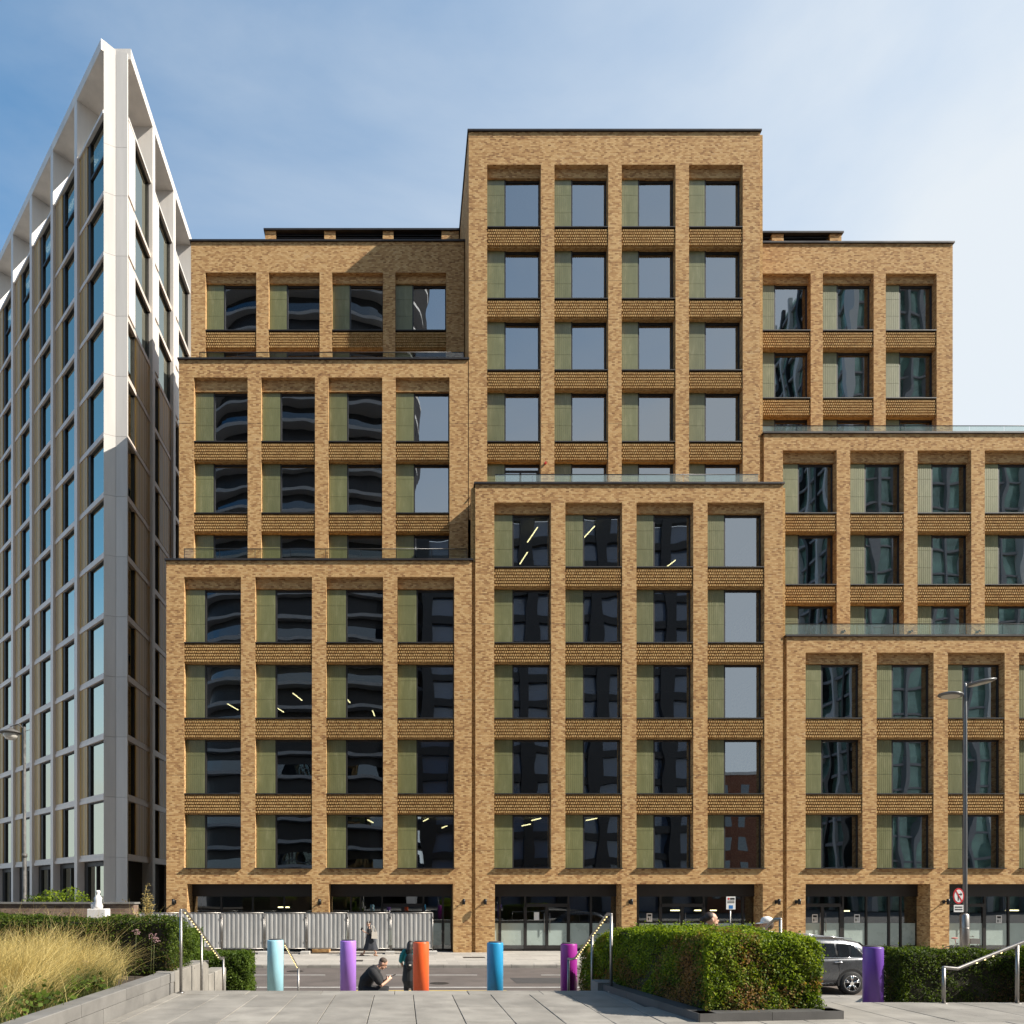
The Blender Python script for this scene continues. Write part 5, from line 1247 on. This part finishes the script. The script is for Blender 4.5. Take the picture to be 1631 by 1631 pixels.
for s_ in (-1, 1): MB().tube([(s_*.09, -.16, 1.33), (s_*.11, -.02, 1.43), (s_*.13, .12, 1.3), (s_*.15, .1, 1.1), (s_*.12, -.12, .98)], .016, 6).build('strap', M_black, bp, M0)
MB().box(-.03, .03, -.345, -.335, 1.02, 1.06).build('badge', M_cream, bp, M0)

# 4 and 5 people beyond the big hedge
def stander(px, py, d, z0, fwd, label, topm, hairf):
    H = PZ(py, d) - z0; k = H/1.66
    M0 = T(PX(px, d), d, z0); pr = empty('person', M0.translation, label, 'person', 'people')
    b = MB(); f_ = Vector(fwd).normalized(); sd_ = f_.cross(Vector((0,0,1)))
    W = lambda s_, f, z: (sd_*s_ + f_*f)*k + Vector((0, 0, z*k))
    q, R3 = headmesh(b, W(0, .02, 1.54), fwd, k); limb(b, [W(0, 0, 1.32), W(0, .01, 1.46)], [.055, .05])
    limb(b, [W(-.12, 0, 1.32), W(.12, 0, 1.32)], [.08, .08]); limb(b, [W(0, 0, 1.28), W(0, 0, 1.0)], [.14, .13]); limb(b, [W(-.07, 0, .95), W(.07, 0, .95)], [.13, .13])
    for s_ in (-1, 1):
        limb(b, [W(s_*.09, 0, .9), W(s_*.1, .02, .5), W(s_*.1, 0, .08)], [.09, .06, .038]); limb(b, [W(s_*.1, 0, .07), W(s_*.11, .15, .035)], [.04, .03])
        limb(b, [W(s_*.18, 0, 1.36), W(s_*.23, -.02, 1.08), W(s_*.22, .08, .86)], [.05, .042, .03]); hand(b, W(s_*.22, .09, .85), f_*.3 + Vector((0, 0, -1)), sd_*s_, .5, s_)
    remesh('body', b, M_skin, pr, M0, .01); eyes(q, R3, pr, M0)
    c = MB(); limb(c, [W(-.12, 0, 1.3), W(.12, 0, 1.3)], [.105, .105]); limb(c, [W(0, 0, 1.26), W(0, 0, .95)], [.165, .16])
    for s_ in (-1, 1): limb(c, [W(s_*.15, 0, 1.36), W(s_*.22, -.01, 1.2)], [.075, .065])
    remesh('top', c, topm, pr, M0, .013)
    c = MB()
    for s_ in (-1, 1): limb(c, [W(s_*.08, 0, .95), W(s_*.1, .02, .5), W(s_*.1, 0, .1)], [.125, .08, .06])
    remesh('trousers', c, M_navy, pr, M0, .013)
    hairf(q, R3, pr, M0, k)
    for s_ in (-1, 1): MB().ell(W(s_*.105, .06, .04), (.06, .1, .04)).build('shoe', M_black, pr, M0)
def hair_bun(q, R3, pr, M0, k):
    h = MB(); h.ell(q(0, -.03, .04), (.092, .1, .098), 14, 10, R3); h.ell(q(0, -.13, .0), (.06, .06, .065)); remesh('hair', h, mat('dark brown hair', (.03, .016, .012), .6, var=.4, scale=30), pr, M0, .012)
def cap_white(q, R3, pr, M0, k):
    h = MB(); h.ell(q(0, -.03, -.01), (.085, .09, .1), 14, 10, R3); remesh('hair', h, M_hairb, pr, M0, .012)
    c = MB(); c.ell(q(0, -.008, .06), (.095, .11, .085), 16, 10, R3); c.ell(q(0, .1, .03), (.075, .09, .012), 14, 8, R3); remesh('cap', c, M_capw, pr, M0, .01)
stander(1131, 1453, 12.9, .95 - .2, (1, -.15, .05), 'dark haired person whose head shows above the middle of the trimmed hedge', M_beige, hair_bun)
stander(1223, 1461, 13.2, .95 - .2, (-1, .1, -.1), 'person in a white cap beyond the right end of the trimmed hedge', M_capw, cap_white)
